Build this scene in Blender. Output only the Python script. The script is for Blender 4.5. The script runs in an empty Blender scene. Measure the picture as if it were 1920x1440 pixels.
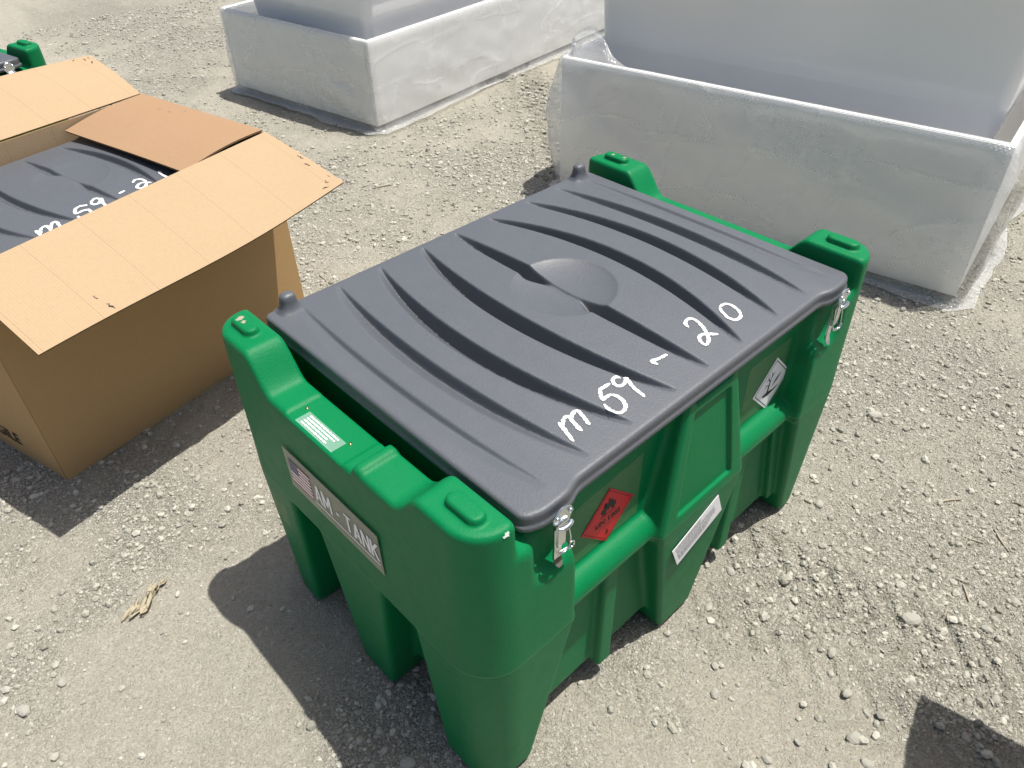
import bpy, bmesh, math, random
import numpy as np
from mathutils import Vector, Matrix

random.seed(7); RNG = np.random.default_rng(7)
SC = bpy.context.scene
COL = SC.collection
R = math.radians

# ------------------------------------------------------------------ camera
CAMP = (-1.0195, -0.9396, 1.6535); YAW, PITCH, ROLL, FPX = 0.8268, 0.6886, -0.0249, 1440.0
_f = np.array([math.cos(YAW)*math.cos(PITCH), math.sin(YAW)*math.cos(PITCH), -math.sin(PITCH)])
_r = np.array([math.sin(YAW), -math.cos(YAW), 0.0]); _u = np.cross(_r, _f)
_R = math.cos(ROLL)*_r + math.sin(ROLL)*_u; _U = -math.sin(ROLL)*_r + math.cos(ROLL)*_u
cam = bpy.data.cameras.new('camera'); camo = bpy.data.objects.new('camera', cam); COL.objects.link(camo)
M = Matrix(((_R[0], _U[0], -_f[0], CAMP[0]), (_R[1], _U[1], -_f[1], CAMP[1]), (_R[2], _U[2], -_f[2], CAMP[2]), (0, 0, 0, 1)))
camo.matrix_world = M
cam.sensor_fit = 'HORIZONTAL'; cam.sensor_width = 36.0; cam.lens = 36.0*FPX/1920.0
cam.clip_start = 0.02; cam.clip_end = 400.0
SC.camera = camo

def px_on(px, axis, v):
    """photo pixel -> point where its ray meets the plane axis = v"""
    d = _f + _R*(px[0]-960)/FPX - _U*(px[1]-720)/FPX
    c = np.array(CAMP); t = (v-c[axis])/d[axis]
    return c + t*d

# ------------------------------------------------------------------ light
SUN_EL, SUN_AZ = 73.5, -33.0
w = bpy.data.worlds.new('World'); SC.world = w; w.use_nodes = True
nt = w.node_tree; bg = nt.nodes['Background']
sky = nt.nodes.new('ShaderNodeTexSky'); sky.sky_type = 'NISHITA'; sky.sun_disc = False
sky.sun_elevation = R(SUN_EL); sky.sun_rotation = R(90-SUN_AZ); sky.dust_density = 4.0; sky.air_density = 1.0
nt.links.new(sky.outputs[0], bg.inputs[0]); bg.inputs[1].default_value = 0.092
sl = bpy.data.lights.new('sun', 'SUN'); sl.energy = 5.0; sl.angle = R(0.53); sl.color = (1.0, 0.968, 0.895)
so = bpy.data.objects.new('sun', sl); COL.objects.link(so)
sd = Vector((math.cos(R(SUN_EL))*math.cos(R(SUN_AZ)), math.cos(R(SUN_EL))*math.sin(R(SUN_AZ)), math.sin(R(SUN_EL))))
so.rotation_euler = sd.to_track_quat('Z', 'Y').to_euler(); so.location = sd*12
SC.view_settings.view_transform = 'Standard'; SC.view_settings.look = 'None'
SC.view_settings.exposure = 0.30; SC.view_settings.gamma = 1.0
SC.view_settings.use_curve_mapping = False

# ------------------------------------------------------------------ materials
class NT:
    def __init__(s, name):
        s.m = bpy.data.materials.new(name); s.m.use_nodes = True
        s.t = s.m.node_tree; s.b = s.t.nodes['Principled BSDF']; s.out = s.t.nodes['Material Output']
        s._c = {}
    def n(s, typ, **kw):
        nd = s.t.nodes.new(typ)
        for k, v in kw.items():
            if isinstance(k, str) and hasattr(nd, k): setattr(nd, k, v)
        return nd
    def link(s, a, b): s.t.links.new(a, b)
    def coord(s, kind='Object'):
        if kind not in s._c: s._c[kind] = s.n('ShaderNodeTexCoord').outputs[kind]
        return s._c[kind]
    def noise(s, scale, detail=4, rough=.55, vec=None, out='Fac', dist=0.0):
        nd = s.n('ShaderNodeTexNoise'); nd.inputs['Scale'].default_value = scale
        nd.inputs['Detail'].default_value = detail; nd.inputs['Roughness'].default_value = rough
        nd.inputs['Distortion'].default_value = dist
        s.link(vec if vec is not None else s.coord(), nd.inputs['Vector']); return nd.outputs[out]
    def voro(s, scale, feature='F1', rnd=1.0, vec=None, out='Distance'):
        nd = s.n('ShaderNodeTexVoronoi'); nd.feature = feature; nd.inputs['Scale'].default_value = scale
        nd.inputs['Randomness'].default_value = rnd
        s.link(vec if vec is not None else s.coord(), nd.inputs['Vector']); return nd.outputs[out]
    def ramp(s, x, a, b, ca=(0, 0, 0, 1), cb=(1, 1, 1, 1)):
        nd = s.n('ShaderNodeValToRGB'); e = nd.color_ramp.elements
        e[0].position = a; e[1].position = b; e[0].color = ca; e[1].color = cb
        s.link(x, nd.inputs[0]); return nd.outputs[0]
    def mix(s, fac, a, b, mode='MIX'):
        nd = s.n('ShaderNodeMix'); nd.data_type = 'RGBA'; nd.blend_type = mode
        for inp, v in ((nd.inputs['Factor'], fac), (nd.inputs['A'], a), (nd.inputs['B'], b)):
            if hasattr(v, 'is_linked'): s.link(v, inp)
            elif isinstance(v, (int, float)): inp.default_value = v
            else: inp.default_value = (*v[:3], 1)
        return nd.outputs['Result']
    def math(s, op, a, b=None, c=None):
        nd = s.n('ShaderNodeMath'); nd.operation = op
        for i, v in enumerate((a, b, c)):
            if v is None: continue
            if hasattr(v, 'is_linked'): s.link(v, nd.inputs[i])
            else: nd.inputs[i].default_value = v
        return nd.outputs[0]
    def bump(s, h, strength, dist, normal=None):
        nd = s.n('ShaderNodeBump'); nd.inputs['Strength'].default_value = strength
        nd.inputs['Distance'].default_value = dist; s.link(h, nd.inputs['Height'])
        if normal is not None: s.link(normal, nd.inputs['Normal'])
        return nd.outputs[0]
    def sep(s, vec=None):
        nd = s.n('ShaderNodeSeparateXYZ'); s.link(vec if vec is not None else s.coord(), nd.inputs[0]); return nd.outputs
    def map(s, scale, rot=(0, 0, 0), vec=None):
        nd = s.n('ShaderNodeMapping'); nd.inputs['Scale'].default_value = scale; nd.inputs['Rotation'].default_value = rot
        s.link(vec if vec is not None else s.coord(), nd.inputs['Vector']); return nd.outputs[0]
    def set(s, **kw):
        names = dict(color='Base Color', rough='Roughness', metal='Metallic', spec='Specular IOR Level', normal='Normal', coat='Coat Weight',
                     coatr='Coat Roughness', alpha='Alpha', sss='Subsurface Weight', trans='Transmission Weight', ior='IOR', sheen='Sheen Weight')
        for k, v in kw.items():
            inp = s.b.inputs[names[k]]
            if hasattr(v, 'is_linked'): s.link(v, inp)
            elif isinstance(v, tuple): inp.default_value = (*v[:3], 1)
            else: inp.default_value = v
        return s

def flat_mat(name, col, rough=.55, metal=0.0, spec=.5):
    t = NT(name); t.set(color=col, rough=rough, metal=metal, spec=spec); return t.m

def mat_green():
    t = NT('green_polyethylene')
    z = t.sep()[2]
    seam = t.math('COMPARE', z, 0.4195, 0.0011)
    big = t.noise(5, 3); fine = t.noise(700, 2, .6)
    c = t.mix(big, (.0001, .148, .046), (.0003, .180, .059))
    scuff = t.ramp(t.noise(26, 6, .7, dist=.6), .66, .80)
    c = t.mix(t.math('MULTIPLY', scuff, .025), c, (.10, .28, .18))
    dust = t.math('MULTIPLY', t.ramp(t.noise(9, 7, .72), .45, .85), t.ramp(z, .0, .20, (1, 1, 1, 1), (.16, .16, .16, 1)))
    c = t.mix(t.math('MULTIPLY', dust, .13), c, (.26, .28, .20))
    c = t.mix(t.math('MULTIPLY', seam, .30), c, (.22, .42, .27))
    h = t.math('ADD', t.math('MULTIPLY', fine, .6), t.math('MULTIPLY', t.noise(210, 3), .8))
    n = t.bump(h, .48, .0016)
    n = t.bump(seam, .6, .0010, n)
    t.set(color=c, rough=t.ramp(t.noise(40, 4), .2, .8, (.40,)*3+(1,), (.50,)*3+(1,)), spec=.18, normal=n)
    return t.m

def mat_lid():
    t = NT('grey_polyethylene_lid')
    c = t.mix(t.noise(6, 4), (.084, .091, .104), (.095, .102, .115))
    sm = t.ramp(t.noise(11, 8, .75, dist=1.0), .60, .78)
    c = t.mix(t.math('MULTIPLY', sm, .10), c, (.17, .17, .17))
    v = t.map((30, 3, 30), (0, 0, .5)); scr = t.ramp(t.noise(9, 4, .6, vec=v), .70, .76)
    c = t.mix(t.math('MULTIPLY', scr, .07), c, (.28, .28, .28))
    h = t.math('ADD', t.math('MULTIPLY', t.noise(850, 2), .6), t.math('MULTIPLY', t.noise(240, 3), .9))
    t.set(color=c, rough=t.ramp(t.noise(30, 5), .3, .75, (.40,)*3+(1,), (.50,)*3+(1,)), spec=.5, normal=t.bump(h, .42, .0016))
    return t.m

def mat_kraft(name, c1, c2, lines=True):
    t = NT(name)
    fib = t.noise(1, 6, .75, vec=t.map((160, 45, 160)))
    bl = t.noise(2.6, 6, .65)
    c = t.mix(bl, c1, c2)
    c = t.mix(t.math('MULTIPLY', t.ramp(fib, .42, .75), .20), c, tuple(x*.62 for x in c1))
    hgt = fib
    if lines:
        x = t.sep()[0]
        wv = t.math('SINE', t.math('MULTIPLY', x, 2*math.pi/.0078))
        fl = t.math('MULTIPLY_ADD', wv, .5, .5)
        c = t.mix(t.math('MULTIPLY', fl, .10), c, tuple(x_*.72 for x_ in c1))
        hgt = t.math('ADD', t.math('MULTIPLY', fib, .5), t.math('MULTIPLY', fl, .55))
        fx = t.math('FRACT', t.math('MULTIPLY', x, 6.4)); ln = t.math('LESS_THAN', fx, .014)
        c = t.mix(t.math('MULTIPLY', ln, .32), c, tuple(x_*.55 for x_ in c1))
    st = t.ramp(t.noise(3.2, 5, .7, dist=1.2), .66, .82)
    c = t.mix(t.math('MULTIPLY', st, .26), c, (c1[0]*.80, c1[1]*.62, c1[2]*.52))
    t.set(color=c, rough=.82, spec=.25, normal=t.bump(hgt, .35, .0014))
    return t.m

def mat_white(name, col, rough, dirt=.0):
    t = NT(name)
    c = t.mix(t.noise(2.0, 4), tuple(x*.95 for x in col), col)
    if dirt:
        d = t.ramp(t.noise(5, 8, .75, dist=.8), .56, .80)
        c = t.mix(t.math('MULTIPLY', d, dirt), c, (.34, .31, .25))
    t.set(color=c, rough=rough, spec=.5, normal=t.bump(t.noise(14, 2), .08, .01))
    return t.m

def mat_bubble():
    t = NT('bubble_wrap_film')
    rows = t.map((84, 84, 84), (.0, .62, .0)); v = t.voro(1.0, 'F1', .10, vec=rows)
    dome = t.ramp(v, .12, .48, (1, 1, 1, 1), (0, 0, 0, 1))
    def ridge(sc, rot, ds, a0):
        q = t.noise(1.0, 2.5, .5, vec=t.map(sc, rot), dist=ds); q = t.math('ABSOLUTE', t.math('SUBTRACT', q, .5))
        return t.ramp(q, .0, a0, (1, 1, 1, 1), (0, 0, 0, 1))
    fold = t.math('ADD', ridge((1.1, 1.1, 3.6), (.5, .45, .3), .5, .05), t.math('MULTIPLY', ridge((2.6, 2.6, 1.4), (.9, .2, .7), .4, .035), .7))
    soft = t.noise(1.0, 1.5, .5, vec=t.map((1.6, 1.6, 4.0), (.5, .35, .3)), dist=.4)
    n = t.bump(soft, .22, .10); n = t.bump(fold, .22, .010, n); n = t.bump(dome, .45, .0033, n)
    dirt = t.ramp(t.noise(3.2, 6, .7, vec=t.map((1, 1, 2.2)), dist=1.0), .58, .80)
    c = t.mix(t.math('MULTIPLY', dirt, .35), (.95, .95, .94), (.60, .56, .48))
    t.set(color=c, rough=.13, spec=.6, normal=n)
    tr = t.n('ShaderNodeBsdfTransparent'); tr.inputs[0].default_value = (.995, 1, .998, 1)
    ms = t.n('ShaderNodeMixShader'); fac = t.math('ADD', t.math('MULTIPLY', fold, .07), .22)
    fac = t.math('ADD', fac, t.math('MULTIPLY', dome, .025))
    t.link(fac, ms.inputs[0]); t.link(tr.outputs[0], ms.inputs[1]); t.link(t.b.outputs[0], ms.inputs[2])
    gl = t.n('ShaderNodeBsdfGlossy'); gl.inputs['Roughness'].default_value = .11; gl.inputs['Color'].default_value = (.95, .97, 1, 1); t.link(n, gl.inputs['Normal'])
    fr_ = t.n('ShaderNodeFresnel'); fr_.inputs['IOR'].default_value = 1.5; t.link(n, fr_.inputs['Normal'])
    m2 = t.n('ShaderNodeMixShader'); t.link(t.math('MULTIPLY_ADD', fr_.outputs[0], .45, .015), m2.inputs[0]); t.link(ms.outputs[0], m2.inputs[1]); t.link(gl.outputs[0], m2.inputs[2])
    t.link(m2.outputs[0], t.out.inputs['Surface'])
    return t.m

def mat_clear(name, fac, col=(.6, .6, .5), rough=.22):
    t = NT(name); t.set(color=col, rough=rough, spec=.5)
    tr = t.n('ShaderNodeBsdfTransparent'); ms = t.n('ShaderNodeMixShader'); ms.inputs[0].default_value = fac
    t.link(tr.outputs[0], ms.inputs[1]); t.link(t.b.outputs[0], ms.inputs[2]); t.link(ms.outputs[0], t.out.inputs['Surface'])
    return t.m

def mat_chalk():
    t = NT('white_paint_marker'); n = t.noise(420, 3, .7)
    t.set(color=(.80, .82, .82), rough=.8, normal=t.bump(n, .4, .001))
    tr = t.n('ShaderNodeBsdfTransparent'); ms = t.n('ShaderNodeMixShader')
    t.link(t.ramp(n, .36, .48), ms.inputs[0]); t.link(tr.outputs[0], ms.inputs[1]); t.link(t.b.outputs[0], ms.inputs[2])
    t.link(ms.outputs[0], t.out.inputs['Surface']); return t.m

def mat_ground():
    t = NT('dusty_crushed_stone_ground')
    at = t.n('ShaderNodeAttribute'); at.attribute_name = 'dust'; dust = t.sep(at.outputs['Color'])[0]
    grav = t.math('SUBTRACT', 1.0, dust)
    a = t.noise(1.1, 5, .6); b = t.noise(9, 6, .7); c3 = t.noise(55, 5, .7)
    g = t.voro(150, 'F1', 1.0, out='Color'); gd = t.voro(150, 'F1'); gd2 = t.voro(380, 'F1'); gcol2 = t.voro(380, 'F1', out='Color')
    cd = t.mix(a, (.368, .344, .278), (.434, .408, .338)); cg = t.mix(a, (.300, .286, .236), (.385, .370, .310))
    c = t.mix(dust, cg, cd)
    c = t.mix(t.math('MULTIPLY', t.ramp(b, .38, .70), .38), c, (.31, .285, .235))
    c = t.mix(t.math('MULTIPLY', t.ramp(c3, .45, .75), .30), c, (.48, .452, .39))
    gv = t.sep(g)[0]; gv2 = t.sep(gcol2)[0]; k = t.math('MULTIPLY_ADD', grav, .50, .38)
    c = t.mix(t.math('MULTIPLY', t.ramp(gv, .70, .95), k), c, (.55, .53, .475))
    c = t.mix(t.math('MULTIPLY', t.ramp(gv2, .0, .25, (1, 1, 1, 1), (0, 0, 0, 1)), t.math('MULTIPLY', k, .75)), c, (.20, .185, .155))
    c = t.mix(t.math('MULTIPLY', t.ramp(gv2, .82, .97), t.math('MULTIPLY', k, .8)), c, (.60, .575, .51))
    c = t.mix(t.math('MULTIPLY', t.ramp(t.noise(1.7, 5, .7), .66, .76), .22), c, (.36, .24, .16))
    h = t.math('MULTIPLY', t.math('SUBTRACT', .5, gd), t.math('MULTIPLY_ADD', grav, .75, .28))
    n = t.bump(t.noise(30, 8, .72), .80, .013)
    n = t.bump(t.noise(120, 4, .7), .75, .0060, n)
    n = t.bump(h, 1.0, .0080, n)
    n = t.bump(t.math('MULTIPLY', t.math('SUBTRACT', .5, gd2), t.math('MULTIPLY_ADD', grav, .6, .4)), .8, .0032, n)
    t.set(color=c, rough=.94, spec=.2, normal=n)
    return t.m

def mat_stone(name, c1, c2):
    t = NT(name)
    isl = t.n('ShaderNodeNewGeometry').outputs['Random Per Island']
    c = t.mix(isl, c1, c2)
    c = t.mix(t.math('MULTIPLY', t.ramp(t.noise(90, 5, .7), .4, .7), .35), c, (.50, .475, .42))
    t.set(color=c, rough=.92, spec=.25, normal=t.bump(t.noise(160, 5, .7), .6, .003))
    return t.m

MAT = dict(
    green=mat_green(), lid=mat_lid(), chalk=mat_chalk(), ground=mat_ground(),
    kraft_out=mat_kraft('brown_kraft_outside', (.47, .298, .138), (.51, .328, .158), False),
    kraft_in=mat_kraft('pale_kraft_inside', (.385, .272, .165), (.435, .312, .192), True),
    kraft_flap=mat_kraft('kraft_flap_outside', (.315, .197, .112), (.345, .220, .130), False),
    tray=mat_white('white_tray_panel', (.92, .915, .90), .45, .06),
    tub=mat_white('white_gelcoat', (.90, .90, .895), .20),
    bubble=mat_bubble(),
    film=mat_clear('clear_label_film', .055, (.62, .58, .34)),
    plate=mat_clear('clear_nameplate_film', .52, (.42, .42, .33), .30),
    zinc=None, dark=flat_mat('dark_gap', (.015, .015, .016), .8),
    red=flat_mat('red_vinyl', (.60, .010, .028), .42, 0, .3), black=flat_mat('black_print', (.012, .012, .012), .6),
    paper=flat_mat('white_vinyl', (.88, .88, .90), .4), white=flat_mat('white_print', (.90, .90, .90), .5),
    navy=flat_mat('navy_print', (.045, .05, .13), .5), flagred=flat_mat('red_print', (.33, .05, .06), .5),
    grey=flat_mat('grey_print', (.22, .22, .24), .6), brass=flat_mat('brass_screw', (.55, .45, .22), .35, 1.0),
    wood=None,
    pebble=mat_stone('crushed_limestone', (.235, .226, .192), (.48, .464, .402)),
    stone=mat_stone('pale_field_stone', (.25, .238, .208), (.38, .365, .32)),
)
t = NT('zinc_plated_steel'); t.set(color=(.72, .76, .78), metal=1.0, rough=t.ramp(t.noise(60, 3), .3, .7, (.14,)*3+(1,), (.30,)*3+(1,))); MAT['zinc'] = t.m
t = NT('weathered_wood_splinter'); t.set(color=t.mix(t.noise(1, 5, .7, vec=t.map((20, 260, 260))), (.25, .21, .155), (.42, .37, .29)), rough=.9,
                                        normal=t.bump(t.noise(1, 4, vec=t.map((30, 400, 400))), .5, .002)); MAT['wood'] = t.m

# ------------------------------------------------------------------ mesh helpers
def mesh_np(name, V, F, smooth=True, mats=None, mat_idx=None):
    """V (n,3), F list of arrays all with the same corner count, or (m,k) array"""
    V = np.asarray(V, np.float32); F = np.asarray(F, np.int32); k = F.shape[1]
    me = bpy.data.meshes.new(name)
    me.vertices.add(len(V)); me.vertices.foreach_set('co', V.ravel())
    me.loops.add(F.size); me.loops.foreach_set('vertex_index', F.ravel())
    me.polygons.add(len(F)); me.polygons.foreach_set('loop_start', np.arange(0, F.size, k, dtype=np.int32))
    me.polygons.foreach_set('loop_total', np.full(len(F), k, np.int32))
    for m in (mats or []): me.materials.append(m)
    if mat_idx is not None: me.polygons.foreach_set('material_index', np.asarray(mat_idx, np.int32))
    me.polygons.foreach_set('use_smooth', np.full(len(F), smooth, bool))
    me.update(calc_edges=True); me.validate(); return me

def link(name, me, parent=None, loc=None, rot=None):
    o = bpy.data.objects.new(name, me); COL.objects.link(o)
    if parent is not None: o.parent = parent
    if loc is not None: o.location = loc
    if rot is not None: o.rotation_euler = rot
    return o

def tag(o, label, cat=None, group=None, kind=None):
    if label: o['label'] = label
    if cat: o['category'] = cat
    if group: o['group'] = group
    if kind: o['kind'] = kind
    return o

def bm_obj(name, bm, mat, parent=None, smooth=False, bevel=0.0, seg=2, angle=None):
    if bevel > 0:
        bmesh.ops.bevel(bm, geom=list(bm.edges), offset=bevel, segments=seg, affect='EDGES', clamp_overlap=True)
    bmesh.ops.recalc_face_normals(bm, faces=bm.faces)
    me = bpy.data.meshes.new(name); bm.to_mesh(me); bm.free()
    for m in (mat if isinstance(mat, (list, tuple)) else [mat]): me.materials.append(m)
    if smooth: me.polygons.foreach_set('use_smooth', np.full(len(me.polygons), True, bool))
    return link(name, me, parent)

def box_bm(x0, x1, y0, y1, z0, z1, bm=None):
    bm = bm or bmesh.new()
    v = [bm.verts.new((x, y, z)) for z in (z0, z1) for y in (y0, y1) for x in (x0, x1)]
    for q in ((0, 2, 3, 1), (4, 5, 7, 6), (0, 1, 5, 4), (2, 6, 7, 3), (0, 4, 6, 2), (1, 3, 7, 5)): bm.faces.new([v[i] for i in q])
    return bm

def tube(points, rad, n=8, closed=False):
    P = np.asarray(points, float); m = len(P); V = []; F = []
    up = np.array([0.13, .31, .94])
    for i in range(m):
        a = P[(i-1) % m] if (closed or i > 0) else P[i]; b = P[(i+1) % m] if (closed or i < m-1) else P[i]
        tt = b-a; tt /= np.linalg.norm(tt)+1e-9
        s = np.cross(tt, up); s /= np.linalg.norm(s)+1e-9; q = np.cross(s, tt)
        for k in range(n):
            an = 2*math.pi*k/n; V.append(P[i]+rad*(math.cos(an)*s+math.sin(an)*q))
    for i in range(m if closed else m-1):
        for k in range(n):
            j = (i+1) % m; F.append((i*n+k, i*n+(k+1) % n, j*n+(k+1) % n, j*n+k))
    return np.array(V), F

def pt_join(parts):
    V = []; F = []; o = 0
    for v, f in parts:
        V.append(np.asarray(v, float)); F += [tuple(i+o for i in q) for q in f]; o += len(v)
    return np.concatenate(V), F

def pyobj(name, V, F, mat, parent=None, smooth=True):
    me = bpy.data.meshes.new(name); me.from_pydata([tuple(v) for v in V], [], [tuple(f) for f in F]); me.update()
    for m in (mat if isinstance(mat, (list, tuple)) else [mat]): me.materials.append(m)
    me.polygons.foreach_set('use_smooth', np.full(len(me.polygons), smooth, bool))
    return link(name, me, parent)

def sst(x, a, b):
    q = np.clip((x-a)/(b-a), 0, 1); return q*q*(3-2*q)

# value noise on numpy arrays
_LAT = RNG.random((256, 256)).astype(np.float32)
def vnoise(x, y, s, o=0):
    x = x*s+17.3*o+400; y = y*s+9.7*o+400
    xi = np.floor(x).astype(int); yi = np.floor(y).astype(int); fx = x-xi; fy = y-yi
    fx = fx*fx*(3-2*fx); fy = fy*fy*(3-2*fy)
    g = lambda i, j: _LAT[(i) % 256, (j) % 256]
    return (g(xi, yi)*(1-fx)+g(xi+1, yi)*fx)*(1-fy)+(g(xi, yi+1)*(1-fx)+g(xi+1, yi+1)*fx)*fy - .5

# ------------------------------------------------------------------ signed distance -> mesh
def smin(a, b, k):
    h = np.clip(.5+.5*(b-a)/k, 0, 1); return b*(1-h)+a*h-k*h*(1-h)
def smax(a, b, k): return -smin(-a, -b, k)
def rrect(x, y, hx, hy, r):
    qx = np.abs(x)-hx+r; qy = np.abs(y)-hy+r
    return np.hypot(np.maximum(qx, 0), np.maximum(qy, 0))+np.minimum(np.maximum(qx, qy), 0)-r

def surface_net(fn, lo, hi, h, name, mats):
    lo = np.array(lo, float); B = 8
    nb = np.ceil((np.array(hi)-lo)/(h*B)).astype(int); n = nb*B+1
    bi = np.stack(np.meshgrid(*[np.arange(k) for k in nb], indexing='ij'), -1).reshape(-1, 3)
    c = lo+(bi+.5)*B*h
    dc = fn(c[:, 0], c[:, 1], c[:, 2])
    D = np.ones(n, np.float32)
    keep = np.abs(dc) < B*h*1.45
    for b in bi[(~keep) & (dc < 0)]:
        D[b[0]*B:b[0]*B+B+1, b[1]*B:b[1]*B+B+1, b[2]*B:b[2]*B+B+1] = -1
    loc = np.stack(np.meshgrid(*[np.arange(B+1)]*3, indexing='ij'), -1).reshape(-1, 3)
    kb = bi[keep]
    for s in range(0, len(kb), 600):
        g = (kb[s:s+600, None, :]*B+loc[None]).reshape(-1, 3); q = lo+g*h
        D[g[:, 0], g[:, 1], g[:, 2]] = fn(q[:, 0], q[:, 1], q[:, 2])
    S = D < 0
    cs = np.zeros(np.array(S.shape)-1, np.int8)
    for dx in (0, 1):
        for dy in (0, 1):
            for dz in (0, 1): cs += S[dx:S.shape[0]-1+dx, dy:S.shape[1]-1+dy, dz:S.shape[2]-1+dz]
    act = np.argwhere((cs > 0) & (cs < 8))
    idx = np.full(cs.shape, -1, np.int32); idx[act[:, 0], act[:, 1], act[:, 2]] = np.arange(len(act))
    acc = np.zeros((len(act), 3)); cnt = np.zeros(len(act))
    corners = [(a, b, cc) for a in (0, 1) for b in (0, 1) for cc in (0, 1)]
    for p in corners:
        for ax in range(3):
            if p[ax]: continue
            q = list(p); q[ax] = 1
            a = D[act[:, 0]+p[0], act[:, 1]+p[1], act[:, 2]+p[2]]; b = D[act[:, 0]+q[0], act[:, 1]+q[1], act[:, 2]+q[2]]
            m = (a < 0) != (b < 0); tt = np.where(m, a/np.where(m, a-b, 1), 0)
            for k in range(3): acc[:, k] += np.where(m, p[k]+(tt if k == ax else 0), 0)
            cnt += m
    V = lo+(act+acc/cnt[:, None])*h
    for _ in range(3):
        e = h*.3; d = fn(*V.T); g = np.empty_like(V)
        for k in range(3):
            o = np.zeros(3); o[k] = e; g[:, k] = (fn(*(V+o).T)-fn(*(V-o).T))/(2*e)
        st = (d/np.maximum((g*g).sum(1), .2))[:, None]*g
        V -= np.clip(st, -h*.5, h*.5)
    F = []
    for ax in range(3):
        b, c2 = (ax+1) % 3, (ax+2) % 3
        s0 = [slice(None)]*3; s1 = [slice(None)]*3; s0[ax] = slice(0, -1); s1[ax] = slice(1, None)
        A = S[tuple(s0)]; Bq = S[tuple(s1)]
        for e, flip in ((A & ~Bq, False), (~A & Bq, True)):
            g = np.argwhere(e); g = g[(g[:, b] > 0) & (g[:, c2] > 0) & (g[:, b] < S.shape[b]-1) & (g[:, c2] < S.shape[c2]-1)]
            def gi(db, dc_):
                q = g.copy(); q[:, b] += db; q[:, c2] += dc_; return idx[q[:, 0], q[:, 1], q[:, 2]]
            quad = np.stack([gi(-1, -1), gi(0, -1), gi(0, 0), gi(-1, 0)], 1)
            F.append(quad[:, ::-1] if flip else quad)
    F = np.concatenate(F); F = F[(F >= 0).all(1)]
    return mesh_np(name, V, F, True, mats)

# ------------------------------------------------------------------ fuel tank shapes
def body_sdf(x, y, z):
    ax = np.abs(x); ay = np.abs(y)
    up = np.clip((z-.42)/.37, 0, 1.1); dn = np.clip((.42-z)/.42, 0, 1.1)
    hx = .612-.008*up-.008*dn; hy = .410-.008*up-.016*dn
    rc = .088-.020*np.clip((z-.5)/.3, 0, 1)
    qx = ax-hx+rc; qy = ay-hy+rc
    plan = np.hypot(np.maximum(qx, 0), np.maximum(qy, 0))+np.minimum(np.maximum(qx, qy), 0)-rc
    # end-wall top profile: tall posts, low handle between, one raised land on the name-plate end
    prof = .713+.074*sst(ay, .190, .268)
    land = .021*sst(-y, .074, .088)-.007*sst(-y, .100, .112)
    padc = -.004*(sst(y, -.052, -.046)*(1-sst(y, .136, .142)))
    prof = prof+np.where(x < 0, (land*(1-sst(-y, .19, .24))+padc*sst(-x, .520, .526)*(1-sst(-x, .598, .604))), 0)
    # regions of the outer shell (all cut by the same outline)
    reg = smax(smax(.520-ax, z-prof, .012), .408-z, .012)
    ctop = .716-.010*sst(ay, .37, .41)
    colm = smax(smax(.384+.008*(z-.42)-ax, z-ctop, .020), np.maximum(.40-z, .30-ay), .010)
    pock = smax(smax(np.abs(ax-.438)-.046, .380-ay, .030), .600-z, .05)
    colm = smax(colm, -pock, .030)
    reg = smin(reg, colm, .020)
    xl = np.interp(z, [0, .42], [.486, .384]); yl = np.interp(z, [0, .42], [.252, .212])
    leg = smax(smax((xl-ax)*.97, yl-ay, .010), np.maximum(-z, z-.43), .006)
    reg = smin(reg, leg, .008)
    wm = np.interp(z, [0, .42], [.058, .110])
    ml = smax((ay-wm)*.97, np.maximum(np.maximum(-z, z-.43), .48-ax), .006)
    reg = smin(reg, ml, .008)
    shell = smax(plan, reg, .014)
    # inner shell
    core_lo = smax(rrect(ax, ay, .535, .352, .03), np.maximum(.065-z, z-.60), .012)
    core_hi = smax(rrect(ax, ay, .474, .352, .03), np.maximum(.55-z, z-.714), .004)
    d = np.minimum(core_lo, core_hi)
    d = smin(d, shell, .016)
    # rolled ledge over the parting line
    led = np.hypot(ay-.346, z-.418)-.043
    led = smax(smax(led, .402-z, .010), np.abs(ax-.25)-.16, .01)
    d = smin(d, led, .010)
    # centre column
    wz = np.interp(z, [0, .42, .735], [.060, .147, .080])
    oy = np.interp(z, [0, .42, .735], [.391, .410, .382])
    cc = smax((np.abs(x-.012)-wz)*.95, ay-oy, .012)
    horn = .712+.014*sst(np.abs(x-.012), .054, .062)
    cc = smax(cc, np.maximum(z-horn, -z), .010); cc = np.maximum(cc, .30-ay)
    pw = np.interp(z, [.44, .70], [.094, .056])
    pan = smax(smax((np.abs(x-.012)-pw), np.maximum(.447-z, z-.690), .004), oy-.007-ay, .002)
    cc = smax(cc, -pan, .004)
    d = smin(d, cc, .016)
    stp = smax(np.maximum(xl-.036-ax, ay-.372), np.maximum(np.maximum(.07-z, z-.41), np.maximum(.30-ay, ax-.50)), .01)
    d = smin(d, stp, .008)
    # stiffening rib on the lower side wall
    rb = smax(np.abs(ax-.232)-.024, np.maximum(ay-.372, np.maximum(.045-z, z-.41)), .012)
    d = smin(d, np.maximum(rb, .30-ay), .012)
    # stacking pads
    py = np.maximum(np.abs(ay-.331)-.022, 0)
    pd = smax(np.hypot(ax-.559, py)-.0150-.10*np.clip(.80-z, 0, .03), np.maximum(z-.801, .74-z), .006)
    d = smin(d, pd, .004)
    return d

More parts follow.
